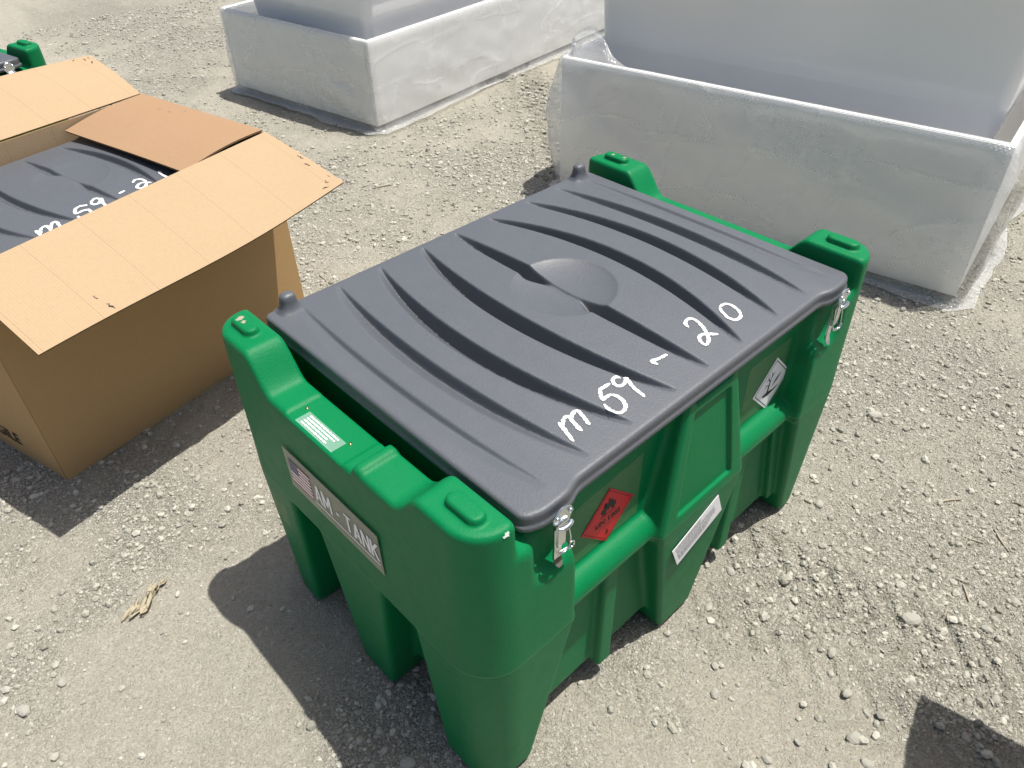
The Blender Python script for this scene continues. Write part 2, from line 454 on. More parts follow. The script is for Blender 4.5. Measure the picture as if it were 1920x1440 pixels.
RIBS_MAIN = [(-.420, -.018, .010), (-.321, -.034, .026), (-.210, -.053, .038), (-.088, -.050, .042), (.010, 0., .042),
             (.118, .080, .042), (.246, .070, .034), (.358, .047, .024), (.452, .012, .008)]
RIBS_SMALL = [(-.250, -.040, .018), (-.133, -.036, .022), (0., 0., .018), (.125, .038, .022), (.250, .038, .018)]
LIDS = dict(main=dict(hx=.497, hy=.387, z=.762, rise=.020, ribs=RIBS_MAIN, dr=.112, dd=.020, re=.365, sc=1.0),
            small=dict(hx=.378, hy=.300, z=.675, rise=.016, ribs=RIBS_SMALL, dr=.110, dd=.009, re=.270, sc=.85))
def lid_top(P, x, y):
    hx, hy = P['hx'], P['hy']
    z = P['z']+P['rise']*(1-np.clip(x/hx, -1, 1)**2)*(1-np.clip(y/hy, -1, 1)**2)
    r = np.hypot(x-.004, y)
    for xe, bow, dep in P['ribs']:
        tq = np.clip(1-(y/P['re'])**2, 0, 1)
        xc = xe+bow*tq
        T = tq**.75
        if abs(xe) < .02: T = T*(.12+.88*sst(r, .035, .105))
        D = dep*T; ws = (.003+.0055*T)*P['sc']; wr = (.008+.026*T)*P['sc']
        u = x-xc
        g = np.where(u > -ws, 1-sst(u, -ws, 0.002), np.clip((u+ws+wr)/wr, 0, 1)**1.1)
        z = z-D*g*(u < .002)
    q = np.clip(1-(r/P['dr'])**2, 0, 1)
    return z-P['dd']*q**.8

def lid_sdf(P):
    zb = P['z']-.033
    def f(x, y, z):
        fb = np.exp(-((np.abs(x)-P['hx']*.875)/(.048))**4)*sst(-y, P['hy']*.6, P['hy'])
        lip = .0035*(1-sst(z, zb+.009, zb+.014))
        hy = P['hy']+.013*fb+lip
        e = .0012
        top = lid_top(P, x, y); gx_ = (lid_top(P, x+e, y)-top)/e; gy_ = (lid_top(P, x, y+e)-top)/e
        qx = np.abs(x)-(P['hx']+lip)+.017; qy = np.abs(y)-hy+.017
        pl = np.hypot(np.maximum(qx, 0), np.maximum(qy, 0))+np.minimum(np.maximum(qx, qy), 0)-.017
        d = smax((z-top-.003*fb)/np.sqrt(1+np.minimum(gx_**2+gy_**2, 20)), pl, .009)
        return smax(d, zb-z, .005)
    return f

BODY_ME = surface_net(body_sdf, (-.64, -.44, -.02), (.64, .44, .82), .005, 'tank_body', [MAT['green']])
LID_ME = {}
for k_, P_ in LIDS.items():
    LID_ME[k_] = surface_net(lid_sdf(P_), (-P_['hx']-.02, -P_['hy']-.03, P_['z']-.055), (P_['hx']+.02, P_['hy']+.03, P_['z']+.035), .0030, 'tank_lid', [MAT['lid']])

def knob_mesh():
    V = []; F = []; n = 20; prof = [(.034, .0), (.026, .006), (.0195, .014), (.0165, .026), (.0155, .036), (.0120, .0415), (.004, .043)]
    for r, z in prof:
        for k in range(n):
            a = 2*math.pi*k/n; c, s = math.cos(a), math.sin(a)
            e = 3.2; q = (abs(c)**e+abs(s)**e)**(-1/e); V.append((r*q*c*1.05, r*q*s*.85, z))
    for i in range(len(prof)-1):
        for k in range(n): F.append((i*n+k, i*n+(k+1) % n, (i+1)*n+(k+1) % n, (i+1)*n+k))
    F.append(tuple(range((len(prof)-1)*n, len(prof)*n)))
    return V, F

def ribbon(pts, half, zfun, seed, n_per=.0035):
    """brush stroke draped on a surface: pts (n,2) -> mesh with ragged edges"""
    P = np.asarray(pts, float)
    # smooth (Catmull-Rom)
    Q = []
    m = len(P)
    for i in range(m-1):
        p0, p1, p2, p3 = P[max(i-1, 0)], P[i], P[i+1], P[min(i+2, m-1)]
        k = max(2, int(np.linalg.norm(p2-p1)/n_per))
        for tt in np.linspace(0, 1, k, endpoint=False):
            Q.append(.5*((2*p1)+(-p0+p2)*tt+(2*p0-5*p1+4*p2-p3)*tt**2+(-p0+3*p1-3*p2+p3)*tt**3))
    Q.append(P[-1]); Q = np.array(Q)
    rg = np.random.default_rng(seed)
    T = np.gradient(Q, axis=0); T /= np.linalg.norm(T, axis=1)[:, None]+1e-9; N = np.stack([-T[:, 1], T[:, 0]], 1)
    L = len(Q); ends = np.minimum(np.arange(L)+.6, L-1-np.arange(L)+.6)/2.2; wv = half*np.clip(ends, .35, 1)
    V = []; F = []; cols = np.linspace(-1, 1, 5)
    for i in range(L):
        for c in cols:
            jit = 1+(.16*rg.standard_normal() if abs(c) == 1 else 0)
            p = Q[i]+N[i]*c*wv[i]*jit; V.append((p[0], p[1], float(max(zfun(p[0]+a_, p[1]+b_) for a_, b_ in ((0, 0), (.0022, 0), (-.0022, 0))))+.0014))
    for i in range(L-1):
        for k in range(4): F.append((i*5+k, i*5+k+1, (i+1)*5+k+1, (i+1)*5+k))
    return np.array(V), F

def zpx(origin, sc, pts): return [(origin[0]+x*sc, origin[1]+y*sc) for x, y in pts]
O1, O2, SC1 = (1030, 690), (1200, 560), 200/1920
CHALK_MAIN = [
    zpx(O1, SC1, [(165, 985), (250, 1080), (330, 1180), (440, 1310)]),
    zpx(O1, SC1, [(255, 1040), (245, 960), (300, 890), (370, 905), (450, 1000), (590, 1130)]),
    zpx(O1, SC1, [(400, 930), (425, 825), (500, 780), (580, 850), (650, 930), (730, 1020)]),
    zpx(O1, SC1, [(880, 430), (960, 385), (1090, 305)]),
    zpx(O1, SC1, [(915, 420), (925, 530), (965, 580), (1060, 515), (1160, 500), (1280, 560), (1365, 660), (1350, 750), (1270, 805), (1150, 780), (1040, 720), (985, 660)]),
    zpx(O1, SC1, [(1280, 215), (1210, 195), (1145, 225), (1150, 290), (1220, 345), (1300, 340), (1370, 270), (1385, 205)]),
    zpx(O1, SC1, [(1330, 210), (1395, 220), (1450, 300), (1560, 400), (1720, 515)]),
    zpx(O2, SC1, [(320, 1205), (210, 1158), (330, 1110), (485, 1030)]),
    zpx(O2, SC1, [(870, 555), (815, 500), (830, 430), (900, 402), (1000, 430), (1100, 510), (1170, 600), (1220, 690), (1230, 780), (1180, 838), (1100, 800), (1065, 730), (1100, 672), (1200, 655), (1410, 648)]),
    zpx(O2, SC1, [(1430, 185), (1500, 130), (1600, 125), (1700, 170), (1780, 240), (1810, 310), (1770, 370), (1690, 390), (1590, 360), (1500, 290), (1440, 215), (1430, 185)])]
O3, SC3 = (40, 300), 280/1920
CHALK_SMALL = [
    zpx(O3, SC3, [(180, 900), (240, 950), (330, 1040)]),
    zpx(O3, SC3, [(245, 940), (250, 880), (310, 845), (360, 870), (410, 960), (450, 1010)]),
    zpx(O3, SC3, [(370, 890), (395, 810), (450, 795), (500, 850), (590, 950)]),
    zpx(O3, SC3, [(855, 590), (760, 605), (695, 645), (705, 690), (790, 655), (870, 640), (895, 680), (860, 745), (790, 760), (725, 715)]),
    zpx(O3, SC3, [(1030, 515), (960, 508), (905, 550), (930, 578), (1000, 560), (1035, 505), (1060, 560), (1180, 650)]),
    zpx(O3, SC3, [(1255, 440), (1335, 400)]),
    zpx(O3, SC3, [(1440, 305), (1470, 270), (1550, 260), (1605, 290), (1590, 340), (1520, 365), (1490, 340), (1550, 300), (1675, 290)]),
    zpx(O3, SC3, [(1765, 150), (1820, 195), (1890, 225), (1980, 310)])]

def chalk_obj(marks, half, P, lid_parent, zplane, inv=None):
    """every handwritten character is its own part of the lid"""
    sd_ = 30
    for strokes in marks:
        parts = []
        for s in strokes:
            pts = []
            for q in s:
                w3 = px_on(q, 2, zplane)
                if inv is not None: w3 = np.array(inv @ Vector(w3))
                pts.append(w3[:2])
            sd_ += 1
            parts.append(ribbon(pts, half, lambda a, b: lid_top(P, np.array(a), np.array(b)), sd_))
        V, F = pt_join(parts)
        pyobj('chalk_character', V, F, MAT['chalk'], lid_parent)

def poly_part(name, polys, mat, parent, frame, off=0.0):
    """flat print: list of 2-D polygons laid in a frame (origin, u, v, normal)"""
    o, u, v, n = [np.array(q, float) for q in frame]; bm = bmesh.new()
    for pg in polys:
        vs = [bm.verts.new(tuple(o+u*a+v*b+n*off)) for a, b in pg]
        try: bm.faces.new(vs)
        except ValueError: pass
    bmesh.ops.triangulate(bm, faces=bm.faces)
    me = bpy.data.meshes.new(name); bm.to_mesh(me); bm.free(); me.materials.append(mat)
    return link(name, me, parent)

def text_part(name, body, size, mat, parent, frame, off, cx=0, cy=0, sx=1.0, bold=0.0, space=1.0, align='CENTER'):
    cu = bpy.data.curves.new(name, 'FONT'); cu.body = body; cu.size = size; cu.align_x = align; cu.align_y = 'CENTER'
    cu.offset = bold; cu.space_character = space; cu.resolution_u = 3
    ob = bpy.data.objects.new(name, cu); COL.objects.link(ob); bpy.context.view_layer.update()
    me0 = bpy.data.meshes.new_from_object(ob.evaluated_get(bpy.context.evaluated_depsgraph_get()))
    bpy.data.objects.remove(ob); bpy.data.curves.remove(cu)
    co = np.empty(len(me0.vertices)*3, np.float32); me0.vertices.foreach_get('co', co); co = co.reshape(-1, 3)
    o, u, v, n = [np.array(q, float) for q in frame]
    W = o+u*(co[:, :1]*sx+cx)+v*(co[:, 1:2]+cy)+n*off
    me0.vertices.foreach_set('co', W.astype(np.float32).ravel()); me0.update(); me0.materials.clear(); me0.materials.append(mat)
    me0.name = name
    return link(name, me0, parent)

def slab(name, corners2, thick, mat, parent, frame):
    o, u, v, n = [np.array(q, float) for q in frame]; bm = bmesh.new()
    a = [bm.verts.new(tuple(o+u*p+v*q)) for p, q in corners2]; b = [bm.verts.new(tuple(o+u*p+v*q+n*thick)) for p, q in corners2]
    bm.faces.new(a[::-1]); bm.faces.new(b); k = len(a)
    for i in range(k): bm.faces.new((a[i], a[(i+1) % k], b[(i+1) % k], b[i]))
    return bm_obj(name, bm, mat, parent)

def fine_print(rows, x0, x1, y0, dy, h, seed, jag=.25):
    rg = np.random.default_rng(seed); out = []
    for i in range(rows):
        x = x0; y = y0-dy*i; end = x1-rg.random()*jag*(x1-x0)
        while x < end:
            wd = h*(1.2+2.8*rg.random()); e = min(x+wd, end)
            out.append([(x, y), (e, y), (e, y+h*(.8+.3*rg.random())), (x, y+h*(.8+.3*rg.random()))]); x = e+h*.6
    return out

def make_latch(parent, x, y0=-.399, flip=1):
    """draw latch on the front: keeper on the lid, lever, wire bail, ring pin"""
    lev = box_bm(-.0115, .0115, -.013, .0, -.060, -.006)
    bmesh.ops.bevel(lev, geom=list(lev.edges), offset=.0028, segments=2, affect='EDGES')
    box_bm(-.0085, .0085, -.0045, -.001, -.098, -.056, lev)
    for v in lev.verts: pass
    L = bm_obj('latch', lev, MAT['zinc'], parent); L.location = (x, y0, .728)
    # keeper plate hooked over the lid edge
    bm = bmesh.new(); n = 14; ring = []
    for lay, dy in ((0, 0.0), (1, .003)):
        vs = []
        for k in range(n+1):
            a = math.pi*k/n; vs.append(bm.verts.new((.022*math.cos(a), -.0145+dy-.010*math.sin(a)*0, .012+.022*math.sin(a))))
        vs += [bm.verts.new((-.0135, -.0145+dy, .0)), bm.verts.new((-.0135, -.0145+dy, -.006)), bm.verts.new((.0135, -.0145+dy, -.006)), bm.verts.new((.0135, -.0145+dy, .0))]
        ring.append(vs)
    bm.faces.new(ring[0]); bm.faces.new(ring[1][::-1])
    for i in range(len(ring[0])):
        j = (i+1) % len(ring[0]); bm.faces.new((ring[0][i], ring[0][j], ring[1][j], ring[1][i]))
    K = bm_obj('keeper_plate', bm, MAT['zinc'], L, bevel=.0006, seg=1)
    hk = tube([(.0135*math.cos(a), -.0185-.004*math.sin(a), -.004) for a in np.linspace(0, math.pi, 9)], .0045, 8)
    pyobj('keeper_hook', *hk, MAT['zinc'], L)
    for sx in (-1, 1):
        V, F = tube([(sx*.0145, -.0150, .0185), (sx*.0145, -.0180, .0185)], .0042, 10); F.append(tuple(range(10, 20))); pyobj('rivet', V, F, MAT['zinc'], L)
    wire = [(-.0135, -.010, -.012), (-.0170, -.0135, -.034), (-.0185, -.0155, -.052), (-.0130, -.0175, -.066), (0, -.0180, -.070),
            (.0130, -.0175, -.066), (.0185, -.0155, -.052), (.0170, -.0135, -.034), (.0135, -.010, -.012)]
    pyobj('wire_bail', *tube(wire, .0016, 8), MAT['zinc'], L)
    rng_ = [(.0205+.0072*math.cos(a), -.0150, -.071+.0072*math.sin(a)) for a in np.linspace(0, 2*math.pi, 15)[:-1]]
    pyobj('ring_pin', *pt_join([tube(rng_, .0018, 8, True), tube([(.0135, -.015, -.071), (-.006, -.012, -.071)], .0018, 8)]), MAT['zinc'], L)
    V = [(-.0085, -.0046, -.096), (.0085, -.0046, -.096), (.0085, -.0075, -.106), (.0040, -.0120, -.113), (-.0040, -.0120, -.113), (-.0085, -.0075, -.106)]
    V2 = [(a, b+.0016, c-.0006) for a, b, c in V]
    F = [(0, 1, 2, 5), (2, 3, 4, 5), (6, 11, 8, 7), (8, 11, 10, 9)]+[(i, (i+1) % 6+0, (i+1) % 6+6, i+6) for i in range(6)]
    pyobj('release_tab', V+V2, F, MAT['zinc'], L, smooth=False)
    return L

def front_frame(x, y, z): return ((x, y, z), (1, 0, 0), (0, 0, 1), (0, -1, 0))
def end_frame(x, y, z): return ((x, y, z), (0, -1, 0), (0, 0, 1), (-1, 0, 0))

def build_tank(name, loc, rotz, label, full=True, lidkey='main', scale=(1, 1, 1)):
    root = bpy.data.objects.new(name, None); COL.objects.link(root); root.empty_display_size = .2
    root.location = loc; root.rotation_euler = (0, 0, rotz)
    tag(root, label, 'fuel tank', 'green portable fuel tanks')
    b = link('body', BODY_ME, root); b.scale = scale
    P = LIDS[lidkey]
    ld = link('lid', LID_ME[lidkey], root); ld['label'] = 'dark grey ribbed plastic lid'
    kv, kf = knob_mesh()
    for sx in (-1, 1):
        k = pyobj('hinge_knob', kv, kf, MAT['lid'], ld)
        k.location = (sx*P['hx']*.895, P['hy']-.022, P['z']-.004)
    if lidkey == 'main':
        for sx in (-1, 1): make_latch(root, sx*.434)
    return root, b, ld

tank, tank_body, tank_lid = build_tank('fuel_tank', (0, 0, 0), 0, 'green plastic fuel tank with dark ribbed lid standing on the gravel in front')
chalk_obj([CHALK_MAIN[0:3], CHALK_MAIN[3:5], CHALK_MAIN[5:7], CHALK_MAIN[7:8], CHALK_MAIN[8:9], CHALK_MAIN[9:10]], .0036, LIDS['main'], tank_lid, .768)

bpy.context.view_layer.update()
# clear name plate with flag and name
fr = end_frame(-.6120, .010, .553)
np_ = slab('name_plate', [(-.163, -.052), (.154, -.052), (.152, .057), (-.165, .057)], .0012, MAT['plate'], tank, fr)
fr2 = (np.array(fr[0])+np.array((-.0016, 0, 0)), *fr[1:])
def flag_part():
    x0, x1, y0, y1 = -.150, -.074, -.030, .036
    polys_w = []; polys_r = []
    h = (y1-y0)/13
    for i in range(13):
        xa = x0 if i < 6 else -.116
        (polys_r if i % 2 == 0 else polys_w).append([(xa, y0+h*i), (x1, y0+h*i), (x1, y0+h*(i+1)), (xa, y0+h*(i+1))])
    poly_part('flag_stripes', polys_w, MAT['white'], np_, fr2, .0002)
    poly_part('flag_red_stripes', polys_r, MAT['flagred'], np_, fr2, .0002)
    poly_part('flag_canton', [[(x0, y0+h*6), (-.1165, y0+h*6), (-.1165, y1), (x0, y1)]], MAT['navy'], np_, fr2, .0002)
    st = []
    for r_ in range(5):
        for c_ in range(6):
            cx = x0+.0035+c_*.0053; cy = y0+h*6+.0035+r_*.0068
            st.append([(cx+.0016*(1 if k % 2 == 0 else .42)*math.sin(math.pi*k/5), cy+.0016*(1 if k % 2 == 0 else .42)*math.cos(math.pi*k/5)) for k in range(10)])
    poly_part('flag_stars', st, MAT['white'], np_, fr2, .0006)
flag_part()
def block_letters(text, x, y, h, wl, st, gap):
    def ln(p, q, w_=None): return ('l', p, q)
    G = {'A': [((0, 0), (.5, 1)), ((.5, 1), (1, 0)), ((.2, .30), (.8, .30))], 'M': [((0, 0), (0, 1)), ((0, 1), (.5, .25)), ((.5, .25), (1, 1)), ((1, 1), (1, 0))],
         'T': [((.5, 0), (.5, 1)), ((-.05, .93), (1.05, .93))], 'N': [((0, 0), (0, 1)), ((0, 1), (1, 0)), ((1, 0), (1, 1))], 'K': [((0, 0), (0, 1)), ((.05, .40), (1, 1)), ((.28, .55), (1, 0))],
         '-': [((.1, .45), (.8, .45))]}
    out = []
    for ch in text:
        w_ = {'M': 1.25, '-': .8, ' ': .02}.get(ch, 1.0)*wl
        for (ax_, ay_), (bx_, by_) in G.get(ch, []):
            dx, dy = (bx_-ax_)*w_, (by_-ay_)*h
            if abs(dy) < 1e-6: q = [(0, -st*.42), (dx, -st*.42), (dx, st*.42), (0, st*.42)]
            else:
                hw = st*.5*math.hypot(dx, dy)/abs(dy)*.92; q = [(-hw, 0), (hw, 0), (dx+hw, dy), (dx-hw, dy)]
            ox, oy = x+ax_*w_, y+ay_*h
            out.append([(ox+a, oy+b_) for a, b_ in q])
        x += w_+gap
    return out
lt_ = block_letters('AM - TANK', -.058, -.016, .047, .0190, .0072, .0088)
for i_, pg in enumerate(lt_): poly_part('lettering_stroke', [pg], MAT['white'], np_, fr2, .0003+.00003*i_)
poly_part('plate_underline', [[(-.068, -.0285), (.148, -.0285), (.148, -.0250), (-.068, -.0250)]], MAT['white'], np_, fr2, .0004)

# paper sticker on the name-plate rail
rf = ((-.582, .052, .7085), (0, -1, 0), (1, 0, 0), (0, 0, 1))
rs = slab('rail_sticker', [(-.060, -.016), (.060, -.016), (.060, .016), (-.060, .016)], .0010, mat_clear('pale_sticker_film', .30, (.50, .70, .62), .3), tank, rf)
rf2 = ((-.582, .052, .7097), *rf[1:])
poly_part('fine_print', fine_print(4, -.048, .046, .0085, .0068, .0034, 3, .22), MAT['white'], rs, rf2, .0003)
for px_ in ((576, 766), (657, 833)):
    q = px_on(px_, 2, .7085)
    V, F = tube([(q[0], q[1], .705), (q[0], q[1], .7105)], .0034, 10); F.append(tuple(range(10, 20)))
    pyobj('rail_screw', V, F, MAT['brass'], tank)

# hazard diamond
def diamond(r): return [(0, -r), (r, 0), (0, r), (-r, 0)]
hf = front_frame(-.243, -.3530, .540)
hz = slab('hazard_diamond', diamond(.0745), .0010, MAT['red'], tank, hf); hz['label'] = 'red flammable liquid diamond sticker'
hf2 = (np.array(hf[0])+np.array((0, -.0012, 0)), *hf[1:])
ro, ri = .0690, .0676
brd = []
for a, b_ in zip(diamond(1), diamond(1)[1:]+diamond(1)[:1]): brd.append([(a[0]*ro, a[1]*ro), (b_[0]*ro, b_[1]*ro), (b_[0]*ri, b_[1]*ri), (a[0]*ri, a[1]*ri)])
poly_part('border_line', brd, MAT['black'], hz, hf2, .0002)
flame = [(-.016, .012), (-.022, .020), (-.020, .030), (-.016, .026), (-.014, .036), (-.009, .030), (-.010, .042), (-.003, .036), (-.001, .052), (.004, .040), (.008, .045), (.009, .034), (.014, .038), (.015, .027), (.020, .030), (.021, .020), (.016, .012), (.010, .0105), (.012, .020), (.006, .015), (.004, .025), (-.001, .015), (-.006, .022), (-.008, .0105)]
poly_part('flame_symbol', [flame, [(-.022, .0065), (.022, .0065), (.022, .0082), (-.022, .0082)]], MAT['black'], hz, hf2, .0002)
text_part('un_number', 'UN 1202', .0185, MAT['black'], hz, hf2, .0002, 0, -.009, 1.0, .0006, 1.05)
text_part('class_number', '3', .0175, MAT['black'], hz, hf2, .0002, 0, -.047, 1.0, .0006)

# environment diamond
ef = front_frame(.320, -.3530, .534)
en = slab('environment_diamond', diamond(.0755), .0010, MAT['paper'], tank, ef); en['label'] = 'white diamond sticker with dead tree and fish'
ef2 = (np.array(ef[0])+np.array((0, -.0012, 0)), *ef[1:])
ro, ri = .0680, .0655; brd = []
for a, b_ in zip(diamond(1), diamond(1)[1:]+diamond(1)[:1]): brd.append([(a[0]*ro, a[1]*ro), (b_[0]*ro, b_[1]*ro), (b_[0]*ri, b_[1]*ri), (a[0]*ri, a[1]*ri)])
poly_part('border_line', brd, MAT['black'], en, ef2, .0002)
def limb(a, b_, w0, w1):
    dx, dy = b_[0]-a[0], b_[1]-a[1]; L_ = math.hypot(dx, dy); nx, ny = -dy/L_, dx/L_
    return [(a[0]+nx*w0, a[1]+ny*w0), (a[0]-nx*w0, a[1]-ny*w0), (b_[0]-nx*w1, b_[1]-ny*w1), (b_[0]+nx*w1, b_[1]+ny*w1)]
tr_ = [limb((-.012, -.018), (-.009, .012), .0034, .0022), limb((-.009, .010), (-.022, .030), .0019, .0007), limb((-.009, .010), (-.003, .036), .0019, .0006),
       limb((-.016, .021), (-.030, .022), .0012, .0005), limb((-.006, .022), (.006, .030), .0012, .0005), limb((-.010, .0), (-.026, .008), .0014, .0005),
       limb((-.019, .026), (-.016, .038), .0010, .0004), limb((-.005, .028), (-.010, .040), .0010, .0004), limb((-.020, .005), (-.028, .0), .0010, .0004)]
poly_part('tree_symbol', tr_+[[(-.034, -.020), (-.012, -.017), (.010, -.021), (.036, -.018), (.020, -.026), (-.006, -.030), (-.026, -.027)]], MAT['black'], en, ef2, .0002)
fish = [(.004, -.012), (.013, -.006), (.024, .0), (.032, .010), (.034, .020), (.026, .014), (.017, .010), (.010, .002)]
poly_part('fish_symbol', [fish], MAT['grey'], en, ef2, .0002)

# long paper label on the centre column, low
lf = ((.008, -.4098, .337), (math.cos(R(22)), 0, math.sin(R(22))), (-math.sin(R(22)), .018, math.cos(R(22))), (0, -1, 0))
lb = slab('instruction_label', [(-.083, -.038), (.080, -.038), (.080, .036), (-.083, .036)], .0010, MAT['paper'], tank, lf)
lf2 = (np.array(lf[0])+np.array((0, -.0012, 0)), *lf[1:])
lines = fine_print(8, -.074, .072, .026, .0072, .0030, 9, .45)+[[(-.083, -.012), (.03, -.012), (.03, -.0113), (-.083, -.0113)]]
poly_part('fine_print', lines, MAT['grey'], lb, lf2, .0003)

# clear protective film still on the smooth panels
for nm_, frm, pts in (('panel_film', front_frame(0, -.3522, 0), [(-.372, .475), (-.150, .475), (-.150, .640), (-.362, .625)]),
                      ('panel_film', front_frame(0, -.3522, 0), [(.205, .475), (.372, .475), (.372, .640), (.205, .640)]),
                      ('leg_film', end_frame(-.6108, 0, 0), [(-.345, .30), (-.262, .285), (-.268, .405), (-.338, .405)])):
    slab(nm_, pts, .0007, MAT['film'], tank, frm)
# scuffs: grime on the stacking pads and a scraped corner, each laid on the moulded surface
BODY_T = tank_body
def surface_mark(name, px_, rad, mat, seed):
    d = Vector(_f + _R*(px_[0]-960)/FPX - _U*(px_[1]-720)/FPX); d.normalize()
    ok, hit, nrm, _i = BODY_T.ray_cast(Vector(CAMP), d)
    if not ok: return
    rg = np.random.default_rng(seed); u_ = nrm.orthogonal().normalized(); v_ = nrm.cross(u_); n = 11
    V = [hit+nrm*.0007]+[hit+nrm*.0006+(u_*math.cos(6.283*k/n)+v_*math.sin(6.283*k/n))*rad*(.45+.75*rg.random()) for k in range(n)]
    pyobj(name, V, [(0, 1+k, 1+(k+1) % n) for k in range(n)], mat, tank)
GR = flat_mat('dry_grime', (.30, .28, .20), .9); WH = flat_mat('scraped_plastic', (.62, .70, .64), .7)
for i_, (q_, r_, m_) in enumerate((((449, 597), .0085, GR), ((457, 604), .006, GR), ((1150, 290), .006, GR), ((1171, 296), .006, GR), ((951, 1001), .0050, WH), ((946, 1006), .0032, WH))):
    surface_mark('scuff_mark', q_, r_, m_, i_)

# second tank behind, and the smaller one in the carton
t2, _, _ = build_tank('fuel_tank', (-.829, 2.978, 0), R(11), 'green fuel tank with latched grey lid behind the cardboard carton')
CA = R(11.5); CD = np.array([math.cos(CA), math.sin(CA), 0]); CL = np.array([-math.sin(CA), math.cos(CA), 0]); CP = np.array([-.905, 1.146, 0.])
CLEN, CDEP, CH = .965, .655, .735
cc_ = CP+CD*CLEN/2+CL*CDEP/2
t3, t3b, t3l = build_tank('fuel_tank', tuple(cc_+np.array([0, 0, .006])), CA, 'small tank with ribbed grey lid sitting inside the open cardboard carton', lidkey='small', scale=(.755, .755, .880))
bpy.context.view_layer.update()
chalk_obj([CHALK_SMALL[0:3]]+[[q] for q in CHALK_SMALL[3:]], .0042, LIDS['small'], t3l, .688, inv=t3.matrix_world.inverted())

# ------------------------------------------------------------------ ground
TRK = []
for a, b_ in (((1330, 990), (1930, 1310)), ((1260, 1130), (1800, 1440)), ((1010, 120), (1090, 330)), ((300, 840), (470, 1060))):
    TRK.append((px_on(a, 2, 0)[:2], px_on(b_, 2, 0)[:2]))
def gheight(x, y):
    h = .016*vnoise(x, y, .9, 1)+.010*vnoise(x, y, 2.7, 2)+.0065*vnoise(x, y, 7.5, 3)+.0050*vnoise(x, y, 19, 4)+.0042*vnoise(x, y, 46, 5)
    for (a, b_), wd, dep in zip(TRK, (.10, .09, .16, .11), (.012, .009, .020, .008)):
        d = b_-a; L_ = np.hypot(*d); d = d/L_; n = np.array([-d[1], d[0]])
        s = (x-a[0])*d[0]+(y-a[1])*d[1]; q = (x-a[0])*n[0]+(y-a[1])*n[1]+.02*vnoise(x, y, 3, 8)
        inside = (1-sst(np.abs(q), wd*.8, wd*1.15))*sst(s, -.25, .1)*(1-sst(s, L_-.1, L_+.25))*np.clip(vnoise(x, y, 1.7, 6)+.75, 0, 1)
        lug = np.sin((s+np.abs(q)*.8)*2*np.pi/.075); lug = np.clip(lug*1.8, -1, 1)*.5+.5
        h = h+inside*dep*(lug*.9-.7)+dep*.45*np.exp(-((np.abs(q)-wd*1.25)/.03)**2)*sst(s, -.2, .1)*(1-sst(s, L_-.1, L_+.2))
    return h-.004
CLUST = [(1420, 1090, .16), (1540, 1120, .14), (1660, 1060, .12), (1890, 1160, .16), (1900, 1060, .10), (740, 1400, .13), (660, 1310, .10), (1730, 1330, .10), (1860, 1330, .12),
         (270, 1025, .07), (180, 1120, .08), (60, 930, .12), (250, 950, .12), (1640, 760, .18), (1760, 700, .20), (860, 320, .25), (960, 300, .3), (1000, 180, .25), (1150, 1190, .10), (600, 640, .15), (1800, 480, .35), (330, 90, .6), (200, 40, .6), (1880, 350, .4), (40, 1240, .10)]
CLUST = [(*px_on(q[:2], 2, 0)[:2], q[2]) for q in CLUST]
def dustmap(x, y):
    """1 = smooth pale dust, 0 = bare gravel"""
    v = .62+1.0*vnoise(x, y, 1.2, 31)+.75*vnoise(x, y, 3.4, 32)+.5*vnoise(x, y, 9, 33)+.3*vnoise(x, y, 24, 34)
    for cx, cy, r in CLUST: v = v-.75*np.exp(-((x-cx)**2+(y-cy)**2)/r**2)
    return np.clip(v, 0, 1)
def axis(lo, hi, step, far):
    core = np.arange(lo, hi, step); a = [core[-1]]; s = step
    while a[-1] < far: s *= 1.22; a.append(a[-1]+s)
    b = [core[0]]; s = step
    while b[-1] > -far: s *= 1.22; b.append(b[-1]-s)
    return np.concatenate([np.array(b[1:])[::-1], core, np.array(a[1:])])
gx = axis(-2.1, 4.3, .0125, 70); gy = axis(-1.8, 5.2, .0125, 70)
GX, GY = np.meshgrid(gx, gy, indexing='ij'); GZ = gheight(GX, GY)
nx_, ny_ = GX.shape; I = np.arange(nx_*ny_).reshape(nx_, ny_)
gme = mesh_np('ground', np.stack([GX, GY, GZ], -1).reshape(-1, 3), np.stack([I[:-1, :-1], I[1:, :-1], I[1:, 1:], I[:-1, 1:]], -1).reshape(-1, 4), True, [MAT['ground']])
ca_ = gme.color_attributes.new('dust', 'FLOAT_COLOR', 'POINT'); dv_ = dustmap(GX, GY).reshape(-1)
ca_.data.foreach_set('color', np.stack([dv_, dv_, dv_, np.ones_like(dv_)], 1).astype(np.float32).ravel())
tag(link('ground', gme), 'dusty grey crushed stone yard surface with tyre marks', None, None, 'structure')

